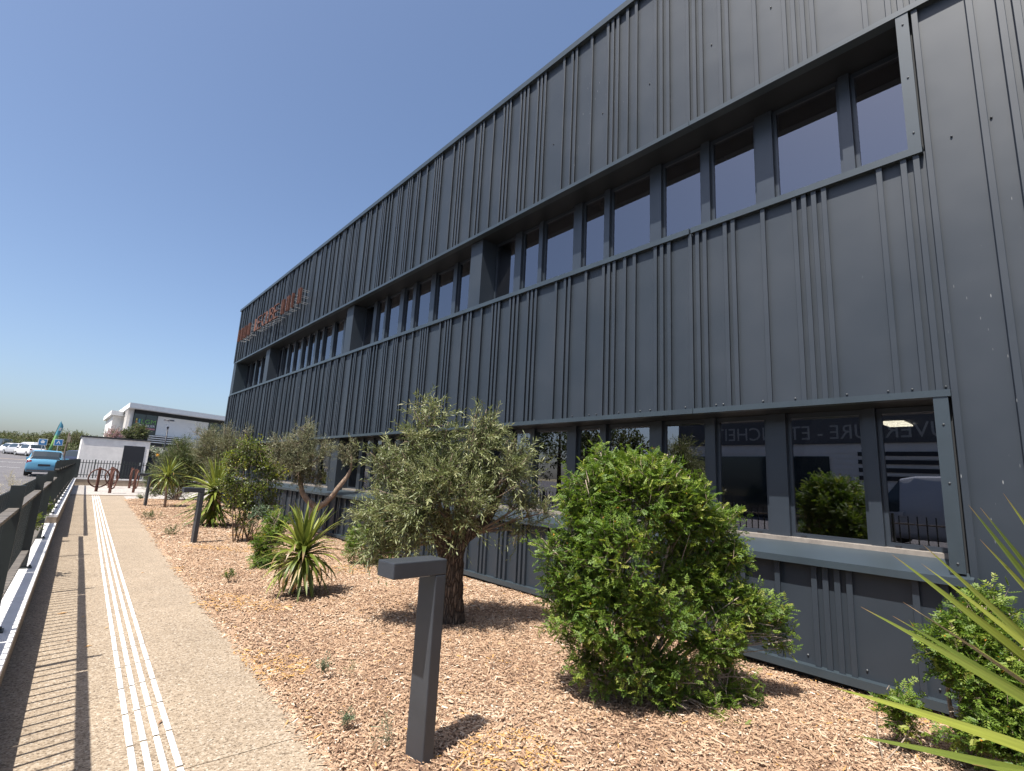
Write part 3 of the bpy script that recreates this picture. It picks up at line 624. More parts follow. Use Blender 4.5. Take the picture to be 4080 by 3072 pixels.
    # twigs as thin three-sided spindles
    if twig_r > 0:
        e1 = P+Dr*(T*.95)[:, None]; e1[:, 2] -= sag*(T*.95)**2
        a = side*twig_r; b = bit*twig_r
        V = np.stack([P+a-o3, P-a*.5+b*.87-o3, P-a*.5-b*.87-o3, e1-o3], 1).reshape(-1, 3); bi = (np.arange(n)*4)[:, None]
        F = np.concatenate([bi+np.array([[0, 1, 3]]), bi+np.array([[1, 2, 3]]), bi+np.array([[2, 0, 3]])], 0)
        link('twigs', np_mesh('twigs', V, F), twig_mat or M['twig'], parent)
    return P
def branches(name, parent, root, lobes, r0, mat, seed, per=4, r1=.006, origin=Vector((0, 0, 0)), n=6, bow=.12):
    rd = random.Random(seed); mb = MB()
    for c, r in lobes:
        c = Vector(c); mid = root.lerp(c, .5)+Vector((rd.uniform(-bow, bow), rd.uniform(-bow, bow), rd.uniform(-bow*.3, bow)))
        pts = [(root*(1-t)**2+mid*2*t*(1-t)+c*t*t)-origin for t in (0, .25, .5, .75, 1)]
        mb.tube(pts, [r0*(1-.18*i) if i < 4 else r0*.22 for i in range(5)], n)
        for k in range(per):
            st = pts[rd.choice((2, 3, 3, 4))]; d = Vector((rd.gauss(0, 1), rd.gauss(0, 1), rd.gauss(.3, .8))).normalized()
            en = c-origin+Vector((d.x*r[0], d.y*r[1], d.z*r[2]))*.85
            md = st.lerp(en, .5)+Vector((rd.uniform(-.05, .05), rd.uniform(-.05, .05), rd.uniform(-.02, .06)))
            mb.tube([st, st.lerp(md, .6), md, en], [r0*.36, r0*.28, r0*.2, r1*.5], 5)
    return mb.build(name, mat, parent, smooth=True)
def lobe(u, v, depth, r, sq=(1, 1, 1)): return (at(u, v, depth), (r*sq[0], r*sq[1], r*sq[2]))

# --- big olive tree
ob = Vector((3.50, 4.83, .03))
ol = empty('olive_tree', ob, 'big olive tree with thick dark trunk beside the nearest bollard light', 'tree', 'olive trees')
DO = 5.62
tr = MB()
pts = [at(1797, 2512, DO), at(1797, 2440, DO), at(1802, 2330, DO), at(1806, 2240, DO), at(1812, 2165, DO), at(1850, 2130, DO+.02), at(1910, 2095, DO+.05), at(1948, 2050, DO+.06), at(1985, 1985, DO+.1), at(2030, 1900, DO+.1)]
tr.tube([p-ob for p in pts], [.185, .135, .120, .118, .122, .092, .076, .066, .042, .02], 14)
l2 = [at(1788, 2260, DO), at(1768, 2175, DO-.03), at(1740, 2080, DO-.1), at(1700, 1950, DO-.1), at(1690, 1800, DO-.05)]
tr.tube([p-ob for p in l2], [.10, .085, .055, .035, .012], 10)
l3 = [at(1815, 2170, DO), at(1830, 2060, DO+.15), at(1850, 1900, DO+.25), at(1860, 1750, DO+.25)]
tr.tube([p-ob for p in l3], [.085, .05, .03, .01], 9)
to = tr.build('trunk', M['bark_furrow'], ol, smooth=True)
sb = to.modifiers.new('sub', 'SUBSURF'); sb.levels = 2; sb.render_levels = 2
tx = bpy.data.textures.new('bark_relief', 'CLOUDS'); tx.noise_scale = .045; dm = to.modifiers.new('relief', 'DISPLACE'); dm.texture = tx; dm.strength = .035; dm.mid_level = .5
lob = [lobe(1700, 1700, DO, .30, (1, 1, 1.3)), lobe(1470, 2070, DO-.1, .20), lobe(1480, 2220, DO-.2, .15), lobe(1940, 1690, DO+.1, .2, (1, 1, 1.2)), lobe(1640, 1760, DO-.1, .22), lobe(2170, 2040, DO, .15), lobe(2060, 1800, DO+.1, .2), lobe(2030, 1870, DO-.1, .26), lobe(1900, 1760, DO+.1, .32, (1, 1, 1.15)), lobe(1560, 1840, DO-.1, .30), lobe(1770, 1930, DO-.25, .42), lobe(1700, 2010, DO-.35, .34), lobe(1570, 2010, DO-.2, .34),
       lobe(1530, 2140, DO-.2, .26, (1, 1, 1.05)), lobe(1980, 1900, DO+.1, .34), lobe(2090, 1990, DO, .24, (1, 1, .9)), lobe(1860, 2010, DO-.3, .30), lobe(1620, 1930, DO+.25, .36), lobe(1830, 1860, DO+.35, .40), lobe(2060, 2110, DO+.05, .15, (1, 1, .9)), lobe(1640, 2120, DO-.3, .24)]
branches('branches', ol, at(1815, 2150, DO), lob, .022, M['twig'], 5, per=5, origin=ob)
foliage('crown', ol, lob, M['olive_leaf'], 1380, (.22, .60), 23, (.066, .0128), .55, up=.25, sag=.42, shell=.4, jitter=.5, seed=11, tone_mu=.6, origin=ob)

# --- second olive, two pale limbs in a V
ob2 = Vector((4.45, 12.2, .06)); D2 = 11.9
o2 = empty('olive_tree', ob2, 'olive tree with two pale bare limbs forking in a V behind the near yucca', 'tree', 'olive trees')
tr = MB()
tr.tube([p-ob2 for p in (ob2, at(1228, 2100, D2), at(1236, 2050, D2), at(1262, 2016, D2))], [.12, .095, .085, .085], 10)
tr.tube([p-ob2 for p in (at(1258, 2022, D2), at(1228, 1996, D2), at(1205, 1965, D2), at(1198, 1930, D2), at(1192, 1880, D2), at(1185, 1800, D2))], [.078, .066, .058, .054, .04, .012], 10)
tr.tube([p-ob2 for p in (at(1255, 2026, D2), at(1295, 2005, D2), at(1325, 1975, D2), at(1350, 1940, D2), at(1385, 1898, D2), at(1400, 1865, D2), at(1400, 1810, D2))], [.078, .066, .060, .055, .046, .03, .012], 10)
tr.build('trunk', M['bark_pale'], o2, smooth=True)
lob = [lobe(1195, 1765, D2, .48, (1, 1, 1.15)), lobe(1120, 1830, D2, .45), lobe(1110, 1780, D2, .3), lobe(1290, 1800, D2, .3), lobe(1240, 1840, D2-.1, .40), lobe(1180, 1890, D2-.2, .38), lobe(1270, 1910, D2, .26), lobe(1090, 1880, D2+.1, .28), lobe(1215, 1710, D2, .20, (1, 1, 1.4)),
       lobe(1385, 1825, D2, .26, (1, 1, 1.15)), lobe(1405, 1770, D2, .17, (1, 1, 1.3)), lobe(1362, 1790, D2, .15)]
branches('branches', o2, at(1192, 1880, D2), lob[:7], .018, M['bark_pale'], 6, per=3, origin=ob2)
foliage('crown', o2, lob, M['grey_leaf'], 1150, (.18, .44), 15, (.056, .012), .65, up=.3, shell=.3, jitter=.5, seed=12, tone_mu=.56, origin=ob2)
# --- third olive, far
ob3 = Vector((4.6, 21.0, .1)); D3 = 18.4
o3_ = empty('olive_tree', ob3, 'pale feathery olive tree against the far corner of the dark building', 'tree', 'olive trees')
tr = MB(); tr.tube([p-ob3 for p in (ob3, at(868, 1920, D3), at(872, 1860, D3))], [.09, .07, .05], 8); tr.build('trunk', M['bark_pale'], o3_, smooth=True)
lob = [lobe(850, 1800, D3, .65), lobe(920, 1790, D3, .65), lobe(880, 1860, D3-.2, .6), lobe(960, 1800, D3+.2, .55), lobe(840, 1745, D3, .34, (1, 1, 1.5)), lobe(905, 1735, D3, .34, (1, 1, 1.5)), lobe(785, 1715, D3, .16, (1, 1, 1.7)), lobe(800, 1790, D3, .42), lobe(985, 1730, D3, .22, (1, 1, 1.5))]
branches('branches', o3_, at(872, 1870, D3), lob, .02, M['bark_pale'], 7, per=3, origin=ob3)
foliage('crown', o3_, lob, M['grey_leaf'], 2000, (.25, .55), 13, (.062, .016), .7, up=.5, shell=.2, seed=13, tone_mu=.5, origin=ob3)

# --- lentisk shrubs
def lentisk(name, base, lob, label, n, seed, leaf=(.024, .0125), k=6, twl=(.10, .24), r0=.016):
    s = empty(name, base, label, 'shrub', 'lentisk shrubs')
    branches('stems', s, base+Vector((0, 0, .02)), lob, r0, M['stem_pale'], seed, per=8, origin=base, bow=.18)
    foliage('crown', s, lob, M['pistacia_leaf'], n, twl, k, leaf, .8, up=.45, shell=.42, pinnate=4, seed=seed, tone_mu=.55, origin=base, twig_r=.003)
    return s
DB = 3.95
lob = [lobe(2420, 1960, DB+.1, .30), lobe(2560, 1990, DB-.05, .34), lobe(2700, 2030, DB+.05, .30), lobe(2290, 2110, DB, .24), lobe(2330, 2290, DB-.05, .30), lobe(2480, 2220, DB-.2, .36), lobe(2830, 2150, DB+.1, .24), lobe(2680, 2240, DB+.12, .32),
       lobe(2280, 2450, DB-.05, .24), lobe(2450, 2450, DB-.25, .30), lobe(2620, 2430, DB-.2, .28), lobe(2960, 2450, DB, .22), lobe(3060, 2480, DB+.05, .16), lobe(2840, 2520, DB-.1, .24), lobe(2330, 2620, DB-.05, .20, (1, 1, .8)), lobe(2520, 2640, DB-.25, .24, (1, 1, .8)), lobe(2720, 2700, DB-.25, .22, (1, 1, .8)), lobe(2900, 2700, DB-.15, .18), lobe(2960, 2790, DB-.2, .13, (1, 1, .7)), lobe(2400, 1850, DB+.1, .11, (1, 1, 1.2)), lobe(2300, 2010, DB, .20), lobe(2780, 2000, DB, .20), lobe(2710, 1930, DB, .16), lobe(2330, 1930, DB, .14), lobe(2520, 1890, DB, .18), lobe(2880, 2080, DB+.05, .15), lobe(2640, 1870, DB, .16), lobe(2700, 2800, DB-.3, .14, (1, 1, .7)), lobe(2860, 2830, DB-.3, .14, (1, 1, .7)), lobe(2420, 2720, DB-.2, .13, (1, 1, .7)), lobe(3110, 2540, DB, .10), lobe(2800, 2290, DB+.05, .24), lobe(2880, 2230, DB+.1, .18), lobe(2200, 2190, DB, .14), lobe(2860, 2390, DB, .22), lobe(2230, 2330, DB, .16)]
lentisk('lentisk_shrub', Vector((3.66, 2.62, .03)), lob, 'large rounded bright green lentisk shrub in front of the lower windows', 3300, 21)
lob = [lobe(3900, 2480, 3.2, .17), lobe(3820, 2600, 3.15, .19), lobe(3980, 2600, 3.1, .2), lobe(3930, 2760, 3.05, .22), lobe(4060, 2740, 3.0, .2), lobe(3880, 2900, 3.0, .17, (1, 1, .8)), lobe(4010, 2930, 2.95, .2, (1, 1, .8)), lobe(3950, 2420, 3.2, .10, (1, 1, 1.2))]
lentisk('lentisk_shrub', Vector((4.55, .75, .03)), lob, 'green lentisk shrub behind the yucca blades in the lower right corner', 850, 22)
lob = [lobe(3570, 2800, 3.25, .10, (1, 1, 1.0)), lobe(3600, 2890, 3.2, .10)]
lentisk('lentisk_sprig', Vector((4.0, 1.05, .03)), lob, 'small lentisk sprig growing from the wood chips near the wall base', 46, 23, r0=.005)
lob = [lobe(1470, 2080, 9.1, .30), lobe(1430, 2170, 9.0, .30), lobe(1540, 2170, 9.05, .32), lobe(1480, 2240, 8.9, .28, (1, 1, .6)), lobe(1560, 2080, 9.2, .26)]
lentisk('lentisk_shrub', Vector((4.45, 8.75, .05)), lob, 'low green shrub half hidden behind the big olive tree', 330, 24, leaf=(.032, .016))
lob = [lobe(1070, 2150, 8.2, .22), lobe(1045, 2230, 8.15, .20), lobe(1100, 2080, 8.25, .20), lobe(1085, 2235, 8.1, .20, (1, 1, .8))]
lentisk('lentisk_shrub', Vector((2.82, 8.95, .03)), lob, 'narrow dark green shrub just left of the near yucca', 260, 25, leaf=(.030, .015))
# --- photinia-like shrub with yellow-green round leaves and thin stems
def stemmed(name, base, lob, label, mat, n, seed, leaf, k=10, tw=(.15, .4), up=.5, cat='shrub', nst=7, spread=.18):
    s = empty(name, base, label, cat)
    mb = MB(); rd = random.Random(seed)
    for i in range(nst):
        c, r = lob[i % len(lob)]; st = Vector((rd.uniform(-spread, spread), rd.uniform(-spread, spread), -.02)); e = c-base+Vector((rd.uniform(-.15, .15), rd.uniform(-.15, .15), 0))
        mb.tube([st, st.lerp(e, .35)+Vector((rd.uniform(-.05, .05), rd.uniform(-.05, .05), .05)), st.lerp(e, .7), e], [.014, .011, .008, .004], 5)
    mb.build('stems', M['twig'], s, smooth=True)
    foliage('crown', s, lob, mat, n, tw, k, leaf, .95, up=up, shell=.15, seed=seed, tone_mu=.52, origin=base, twig_r=.003, jitter=.8, rnd=True)
    return s
DP = 10.75
lob = [lobe(945, 1850, DP, .34), lobe(1000, 1850, DP, .34), lobe(1030, 1920, DP, .32), lobe(935, 1930, DP, .32), lobe(985, 1980, DP, .34), lobe(920, 2010, DP, .22), lobe(1060, 1870, DP+.1, .28), lobe(990, 1785, DP, .25), lobe(1040, 1800, DP, .26), lobe(960, 2060, DP, .2), lobe(1085, 1990, DP+.2, .25), lobe(900, 1940, DP, .24), lobe(1100, 1900, DP+.2, .26), lobe(1000, 2050, DP, .2), lobe(1060, 2010, DP+.1, .24)]
stemmed('photinia_shrub', Vector((3.17, 12.1, .04)), lob, 'loose yellow-green shrub on thin upright stems between two yuccas', M['yellow_leaf'], 760, 31, (.050, .027), 9, (.2, .5))
lob = [lobe(1035, 2035, 10.4, .22, (1, 1, .8)), lobe(1065, 2060, 10.4, .18), lobe(1012, 2060, 10.35, .15)]
stemmed('twiggy_shrub', Vector((3.34, 11.9, .04)), lob, 'small twiggy shrub with a tuft of blue-green leaves on a leaning stem', M['blue_leaf'], 130, 32, (.034, .018), 12, (.1, .2), nst=4, spread=.03)
lob = [lobe(985, 2090, 10.6, .12), lobe(1000, 2120, 10.6, .1), lobe(945, 2110, 10.7, .1)]
stemmed('seedling_shrub', Vector((3.28, 12.0, .04)), lob, 'sparse leafy seedling at the foot of the loose yellow-green shrub', M['yellow_leaf'], 40, 33, (.03, .016), 8, (.1, .2), nst=5, spread=.1)
# --- far dense dark shrubs
DF = 20.9
lob = [lobe(690, 1860, DF, .85), lobe(740, 1830, DF+.3, .85), lobe(640, 1900, DF, .62), lobe(700, 1940, DF-.3, .7, (1, 1, .8)), lobe(760, 1900, DF, .7), lobe(730, 1790, DF+.2, .5, (1, 1, 1.1)), lobe(600, 1910, DF, .42), lobe(620, 1960, DF-.2, .42, (1, 1, .8)), lobe(790, 1840, DF+.3, .6)]
s = empty('dense_shrub', Vector((3.8, 24.3, .1)), 'large dense dark green shrub with bare twigs beyond the small yucca', 'shrub')
branches('stems', s, Vector((3.8, 24.3, .1)), lob, .03, M['twig'], 41, per=4, origin=Vector((3.8, 24.3, .1)))
foliage('crown', s, lob, M['dark_leaf'], 2900, (.25, .6), 16, (.060, .018), .6, up=.4, shell=.35, seed=41, tone_mu=.5, origin=Vector((3.8, 24.3, .1)))
lob = [lobe(565, 1985, 20.4, .22, (1, 1, .7)), lobe(590, 2000, 20.2, .2, (1, 1, .6))]
s = empty('low_shrub', Vector((3.0, 23.6, .1)), 'low leafy clump at the path edge by the farthest bollard light', 'shrub')
foliage('crown', s, lob, M['dark_leaf'], 90, (.15, .3), 10, (.05, .02), .8, up=.5, shell=.2, seed=42, origin=Vector((3.0, 23.6, .1)))

# --- yuccas, every blade an object
def blade_mesh(L, wd, droop, fold=.35, seg=9, twist=0.0):
    mb = MB(); ang = 0.0; x = z = 0.0
    for i in range(seg+1):
        t = i/seg; w = wd*(.6+2.0*t) if t < .2 else wd*(1-((t-.2)/.8)**2.0)
        w = max(w, .0006); ct, st = math.cos(twist*t), math.sin(twist*t)
        mb.v += [(x, -w/2*ct, z+w*fold*.5-w/2*st), (x, 0, z), (x, w/2*ct, z+w*fold*.5+w/2*st)]
        ang = droop*(t**1.6); x += L/seg*math.cos(ang); z -= L/seg*math.sin(ang)
    for i in range(seg):
        a = i*3; mb.f += [(a, a+1, a+4, a+3), (a+1, a+2, a+5, a+4)]
    return mb.mesh('leaf', smooth=True)
def yucca(base, crown, n, L, wd, label, seed, dead=6, skirt=0, trunk_r=.035, lo=-50, hi=88, droop_k=1.0, group='yuccas in the bed'):
    rd = random.Random(seed); yq = empty('yucca', base, label, 'yucca', group)
    mb = MB(); c = crown-base; mb.tube([Vector((0, 0, -.03)), c*.5+Vector((rd.uniform(-.02, .02), 0, 0)), c+Vector((0, 0, .03))], [trunk_r*1.25, trunk_r, trunk_r*.8], 9)
    mb.build('stem', M['bark_pale'], yq, smooth=True)
    var = []
    for i in range(7):
        me = blade_mesh(L, wd, (.08, .3, .6, 1.0, 1.5, 2.0, 2.3)[i]*droop_k, twist=(0, .2, -.2, .3, -.3, .4, -.4)[i]); me.materials.append(M['yucca']); var.append(me)
    dme = blade_mesh(L*.9, wd*.5, .6, fold=.8); dme.materials.append(M['yucca_dead'])
    for i in range(n):
        t = (i+.5)/n; az = i*2.39996+rd.uniform(-.15, .15)
        if t < .34: pitch = 84-t/.34*40; vi = rd.choice((0, 0, 1, 1, 2))
        elif t < .66: pitch = 44-(t-.34)/.32*34; vi = rd.choice((2, 3, 3, 4))
        else: pitch = 14-(t-.66)/.34*(14-lo); vi = rd.choice((3, 4, 4, 5)) if pitch > -20 else rd.choice((1, 2, 3))
        pitch = math.radians(pitch+rd.uniform(-7, 7))
        off = Vector((math.cos(az), math.sin(az), 0))*trunk_r*.6+Vector((0, 0, .05-.16*t))
        o = link('leaf', var[vi], None, yq, c+off); o.rotation_euler = (rd.uniform(-.25, .25), -pitch, az); s = rd.uniform(.82, 1.08); o.scale = (s, rd.uniform(.85, 1.1), s)
    for i in range(dead):
        az = math.pi*(1.0+rd.uniform(-.4, .4)); o = link('leaf', dme, None, yq, c+Vector((0, 0, -.08-.05*rd.random()))); o.rotation_euler = (rd.uniform(-.4, .4), math.radians(rd.uniform(-5, 30)), az); o['label'] = 'dry straw-coloured yucca leaf'
    for i in range(skirt):
        zz = rd.uniform(.25, .95)*c.z; az = rd.uniform(0, 6.28); pitch = math.radians(rd.uniform(-62, -12)); o = link('leaf', var[rd.choice((0, 1, 2))], None, yq, c*(zz/c.z)); o.rotation_euler = (rd.uniform(-.3, .3), -pitch, az); s = min(1.0, zz/max(.05, math.sin(-pitch))/L)*rd.uniform(.8, 1.0); o.scale = (s, 1, s)
    return yq
yucca(Vector((2.49, 6.94, .03)), at(1208, 2195, 6.5), 118, .60, .060, 'near yucca with arching yellow-green blades left of the big olive tree', 51, dead=7, lo=-55, droop_k=1.35)
yucca(Vector((3.20, 15.2, .05)), at(858, 1945, 13.1), 84, .95, .064, 'tall yucca with a skirt of hanging blades behind the middle bollard light', 52, dead=2, skirt=90, lo=-25, droop_k=.55)
yucca(Vector((2.99, 21.0, .09)), at(668, 1898, 17.6), 64, .74, .066, 'small far yucca on a short bare stem with drooping blades', 53, dead=0, lo=-60, droop_k=1.7)
# corner yucca close to the camera (only its blades reach into the frame)
cc = at(4850, 3300, 1.62); cb = Vector((cc.x+.02, cc.y-.02, .03))
yq = empty('yucca', cb, 'yucca in the lower right corner reaching into view with long sharp blades', 'yucca', 'yuccas in the bed')
MB().tube([Vector((0, 0, 0)), cc-cb], [.06, .045], 10).build('stem', M['bark_pale'], yq, smooth=True)
tips = [(3886, 2067, 1.75, .042), (3958, 2090, 1.6, .040), (4062, 2046, 1.5, .040), (3735, 2248, 1.60, .042), (3632, 2320, 1.62, .050), (3775, 2335, 1.55, .044), (3616, 2540, 1.72, .040), (3524, 2533, 1.55, .048), (3890, 2614, 1.9, .030), (3397, 2843, 1.45, .050), (3457, 3018, 1.6, .042), (4045, 2330, 1.35, .045), (4150, 1980, 1.5, .04), (4300, 2000, 1.7, .04), (4000, 3150, 1.3, .05), (4500, 2100, 1.5, .04), (4700, 2050, 1.7, .04), (4900, 2200, 1.7, .04), (5100, 2500, 1.8, .04)]
tips += [(3669, 2492, 1.66, .020)]
for i, (u, v, dp, wd) in enumerate(tips):
    tip = at(u, v, dp); d = tip-cc; Lb = d.length; dr = .22 if v > 2300 else .12
    dead = (u == 3669); me = blade_mesh(Lb*1.02, wd, dr, fold=.5, seg=12); me.materials.append(M['yucca_dead'] if dead else M['yucca'])
    o = link('leaf', me, None, yq, cc-cb)
    if dead: o['label'] = 'dry straw-coloured blade'
    # aim: blade sags by about L*dr*.28 at its tip
    aim = (d+Vector((0, 0, Lb*dr*.38))).normalized(); nz = (Vector((0, 0, 1))*.55+(Vector((0, 0, CAM_Z))-tip).normalized()*.9+Vector((random.uniform(-.25, .25), random.uniform(-.25, .25), 0)))
    nz = (nz-aim*nz.dot(aim)).normalized(); o.matrix_basis = Matrix.Translation(cc-cb) @ Matrix((aim, nz.cross(aim), nz)).transposed().to_4x4()

# --- weeds
def weed(base, label, n, h, seed, mat='blue_leaf', leaf=(.02, .008), r=.06):
    s = empty('weed', base, label, 'weed', 'weeds in the wood chips')
    foliage('leaves', s, [(Vector(base)+Vector((0, 0, h*.55)), (r, r, h*.55))], M[mat], n, (h*.4, h*.9), 10, leaf, .8, up=1.0, shell=.1, seed=seed, origin=Vector(base), twig_r=.0015)
weed((1.80, 4.15, .03), 'small feathery weed between the path and the nearest bollard light', 20, .13, 61)
weed((1.62, 3.30, .03), 'small weed at the path edge left of the nearest bollard light', 18, .10, 62)
weed((1.95, 4.0, .03), 'thin pale weed standing just left of the nearest bollard light', 8, .16, 63, 'straw')
weed((1.72, 2.95, .03), 'grassy tuft at the foot of the nearest bollard light', 8, .16, 64, 'blue_leaf', (.06, .004), .03)
weed((2.02, 8.1, .03), 'round green weed in the chips level with the near yucca', 22, .16, 65, 'yellow_leaf', (.03, .014), .09)
weed((2.15, 13.6, .05), 'low spreading weed left of the middle bollard light', 40, .2, 66, 'dark_leaf', (.03, .014), .25)
weed((2.25, 17.3, .06), 'sprawling weed patch at the path edge between the far bollard lights', 40, .2, 67, 'dark_leaf', (.035, .016), .3)
weed((3.9, 5.35, .05), 'thin dry grass stalks beside the big olive trunk', 6, .25, 68, 'straw', (.05, .004), .04)
# dry weeds on the car park side of the railing, and a creeper through it
s = empty('dry_weeds', (-.9, 9, .2), 'tall pale dry weeds growing on the car park side of the railing', 'weeds'); s['kind'] = 'stuff'
lob = []
for i in range(60):
    y = random.uniform(13, 33); x = wall_x(y)-.45-random.uniform(0, 1)**1.5*2.6; h = random.uniform(.3, .62)
    lob.append((Vector((x, y, terrain(y)+h*.5)), (.22, .22, h*.62)))
foliage('leaves', s, lob, M['straw'], 900, (.2, .45), 10, (.045, .014), .7, up=1.2, shell=.1, seed=71, tone_mu=.66, origin=Vector((-.9, 9, .2)), twig_r=.002)
s = empty('green_weeds', (.4, 27, .3), 'green weeds pushing up behind the railing near the blue car', 'weeds'); s['kind'] = 'stuff'
lob = []
for i in range(12):
    y = random.uniform(17, 30); x = wall_x(y)-random.uniform(.5, 1.0); h = random.uniform(.35, .7)
    lob.append((Vector((x, y, terrain(y)+h*.5)), (.2, .2, h*.6)))
foliage('leaves', s, lob, M['dark_leaf'], 260, (.15, .35), 10, (.04, .014), .7, up=1.0, shell=.1, seed=72, tone_mu=.7, origin=Vector((.4, 27, .3)))
for i, (y, z, l) in enumerate(((9.6, .72, 'leafy weed poking through the railing pickets'), (13.2, .62, 'second leafy weed poking through the railing by the wall step'))):
    s = empty('climbing_weed', (wall_x(y)-.2, y, .31), l, 'weed', 'weeds in the railing')
    foliage('leaves', s, [(Vector((wall_x(y)-.17, y, z)), (.07, .2, .2))], M['yellow_leaf'], 20, (.1, .2), 8, (.045, .03), .8, up=.5, shell=.1, seed=75+i, origin=Vector((wall_x(y)-.2, y, .31)))
# a few loose chips / dry leaves on the path
for i, (x, y, sz, rz, lab) in enumerate(((.30, 7.3, .11, .4, 'longest pale bark flake lying in the striped railing shadow'), (.46, 7.05, .06, 1.1, 'short bark flake just beside the longest one in the striped shadow'), (.33, 6.2, .05, 2.0, 'small orange bark flake in the striped shadow near the wall shadow'), (.46, 5.95, .07, .3, 'bark flake in the striped shadow touching the rail shadow'), (.62, 6.5, .06, .8, 'bark flake between the rail shadow and the white guide bars'), (.745, 4.05, .06, 1.0, 'bark flake lying across a gap between the white guide bars'), (1.2, 9.4, .045, .1, 'lone dark flake on the plain right half of the path'))):
    b = MB(); b.add([(-sz/2, 0, .003), (0, -sz*.16, .008), (sz/2, 0, .003), (0, sz*.17, .008), (0, 0, .013)], [(0, 1, 4), (1, 2, 4), (2, 3, 4), (3, 0, 4), (0, 3, 2, 1)])
    o = b.build('bark_flake', plain('flake_%d' % i, [(.40, .22, .08), (.42, .27, .13), (.25, .15, .09)][i % 3], .8), None, (x, y, .003)); o.rotation_euler = (0, 0, rz)
    tag(o, lab, 'bark flake', 'bark flakes scattered on the path')

# ------------------------------------------------------------------ bicycle racks (rusty posts with hoops)
def rack(x, y, rz, label):
    b = empty('bicycle_rack', (x, y, .1), label, 'bicycle rack', 'rusty bicycle racks', rz)
    MB().box((-.05, -.05, -.05), (.05, .05, 1.12)).build('post', M['corten'], b, bevel=.006)
    pts = [(.0+.42*math.cos(a), -.075, .62+.42*math.sin(a)) for a in [2*math.pi*i/28 for i in range(29)]]
    mb = MB(); mb.tube(pts, .030, 6, cap=False); mb.build('hoop', M['corten'], b, smooth=True)
    return b
rack(1.62, 31.3, .3, 'leftmost rusty rack, its hoop seen nearly face on'); rack(2.05, 30.0, 1.25, 'rusty rack post standing in front of the others in the middle')
rack(2.36, 35.5, .75, 'rusty rack behind the middle pair, close to the far wall'); rack(3.00, 30.8, 1.35, 'rightmost rusty rack next to the farthest bollard light'); rack(3.25, 35.6, 1.2, 'rusty rack standing behind the rightmost one by the far wall')

# ------------------------------------------------------------------ white kiosk
K = empty('white_kiosk', (1.0, 41.5, .4), 'small white rendered kiosk with a black door and dark flat roof edge', 'kiosk')
KT = 2.5
MB().box((0, 0, -.2), (3.5, 3.0, KT)).build('wall', M['kiosk'], K); MB().box((-.06, -.06, KT+.002), (3.56, 3.06, KT+.09)).build('roof', M['black'], K)
d = MB().box((2.14, -.03, -.1), (3.26, -.003, KT-.36)).build('door', M['black'], K); MB().box((3.10, -.06, .9), (3.18, -.031, 1.1)).build('handle', M['steel'], d)

# ------------------------------------------------------------------ white office building far behind
A = Vector((6.34, 86.7)); Bp = Vector((19.66, 92.96)); dr = (Bp-A).normalized(); rz = math.atan2(dr.y, dr.x)
LB = empty('white_office', (A.x, A.y, 1.5), 'white modern two-storey office with overhanging roof and dark corner window', 'building')
H = 7.92; Wl = 30.0; Dp = 26.0; oh = 1.3   # local x along the front, y backwards, z up
def shear(me):
    for v in me.vertices: v.co = (v.co.x*dr.x, v.co.x*dr.y+v.co.y, v.co.z)
def lb(name, mat, a, b, par=LB):
    me = MB().box(a, b).mesh(name); shear(me); return link(name, me, mat, par)
lb('roof', M['white'], (0, 0, H-.68), (Wl, Dp, H))
lb('wall', M['offwhite'], (4.2, oh+.25, 3.9), (12.1, oh+.6, H-1.25)); lb('wall', M['offwhite'], (14.9, oh+.25, 3.9), (Wl-.5, oh+.6, H-1.25))
lb('wall', M['darkgap'], (.9, oh+.6, 3.9), (Wl-.4, Dp, H-.68)); lb('dark_band', M['darkgap'], (1.0, oh+.3, H-1.25), (Wl-.45, oh+.62, H-.69))
wn = lb('window', M['carglass'], (.95, oh+.35, 3.9), (4.2, oh+.59, H-1.0)); lb('mullion', M['black'], (2.52, oh+.33, 3.9), (2.58, oh+.349, H-1.0), wn)
lb('window', M['carglass'], (12.1, oh+.4, 3.9), (14.9, oh+.59, H-1.25))
lb('side_wall', M['offwhite'], (.45, oh+.6, 3.9), (.88, Dp, H-.69))
for i in range(5): lb('fin', M['kiosk'], (.1, oh+.9+i*.9, 3.9), (.44, oh+1.15+i*.9, H-.69))
lb('wing', M['offwhite'], (-1.2, 9.2, 0), (.44, Dp-2, H-1.4)); lb('wing_roof', M['white'], (-1.6, 8.0, H-1.39), (-.01, Dp-1, H-.75))
for i in range(4): lb('louvre', M['white'], (3.2, -.2-.12*i, 2.75+.29*i), (11.0, 1.4, 2.87+.29*i))
sbd = lb('sign_board', M['offwhite'], (7.9, -1.0, 2.35), (14.5, -.8, 3.55))
lb('ground_floor_wall', M['darkgap'], (2.5, 1.6, 0), (Wl-.5, Dp, 3.88)); lb('awning_edge', M['black'], (3.0, .2, 2.35), (14.5, 1.55, 2.72))
for x0, x1 in ((3.0, 4.2), (4.35, 7.0), (7.2, 7.6)): lb('shop_window', M['offwhite'], (x0, 1.4, 1.0), (x1, 1.59, 2.3))
FR = Matrix(((1, 0, 0), (0, 0, -1), (0, 1, 0))).to_4x4()
def flat_text(txt, w, h, loc, mat, par, ext=.01, name='lettering'):
    me = text_mesh(txt, 1.0, 0.0); vs = np.array([v.co[:] for v in me.vertices]); mn, mx = vs.min(0), vs.max(0)
    for v in me.vertices: v.co.x = (v.co.x-mn[0])/(mx[0]-mn[0])*w; v.co.y = (v.co.y-mn[1])/(mx[1]-mn[1])*h; v.co.z = 0
    me.transform(Matrix.Translation(loc) @ FR); shear(me); return link(name, me, mat, par)
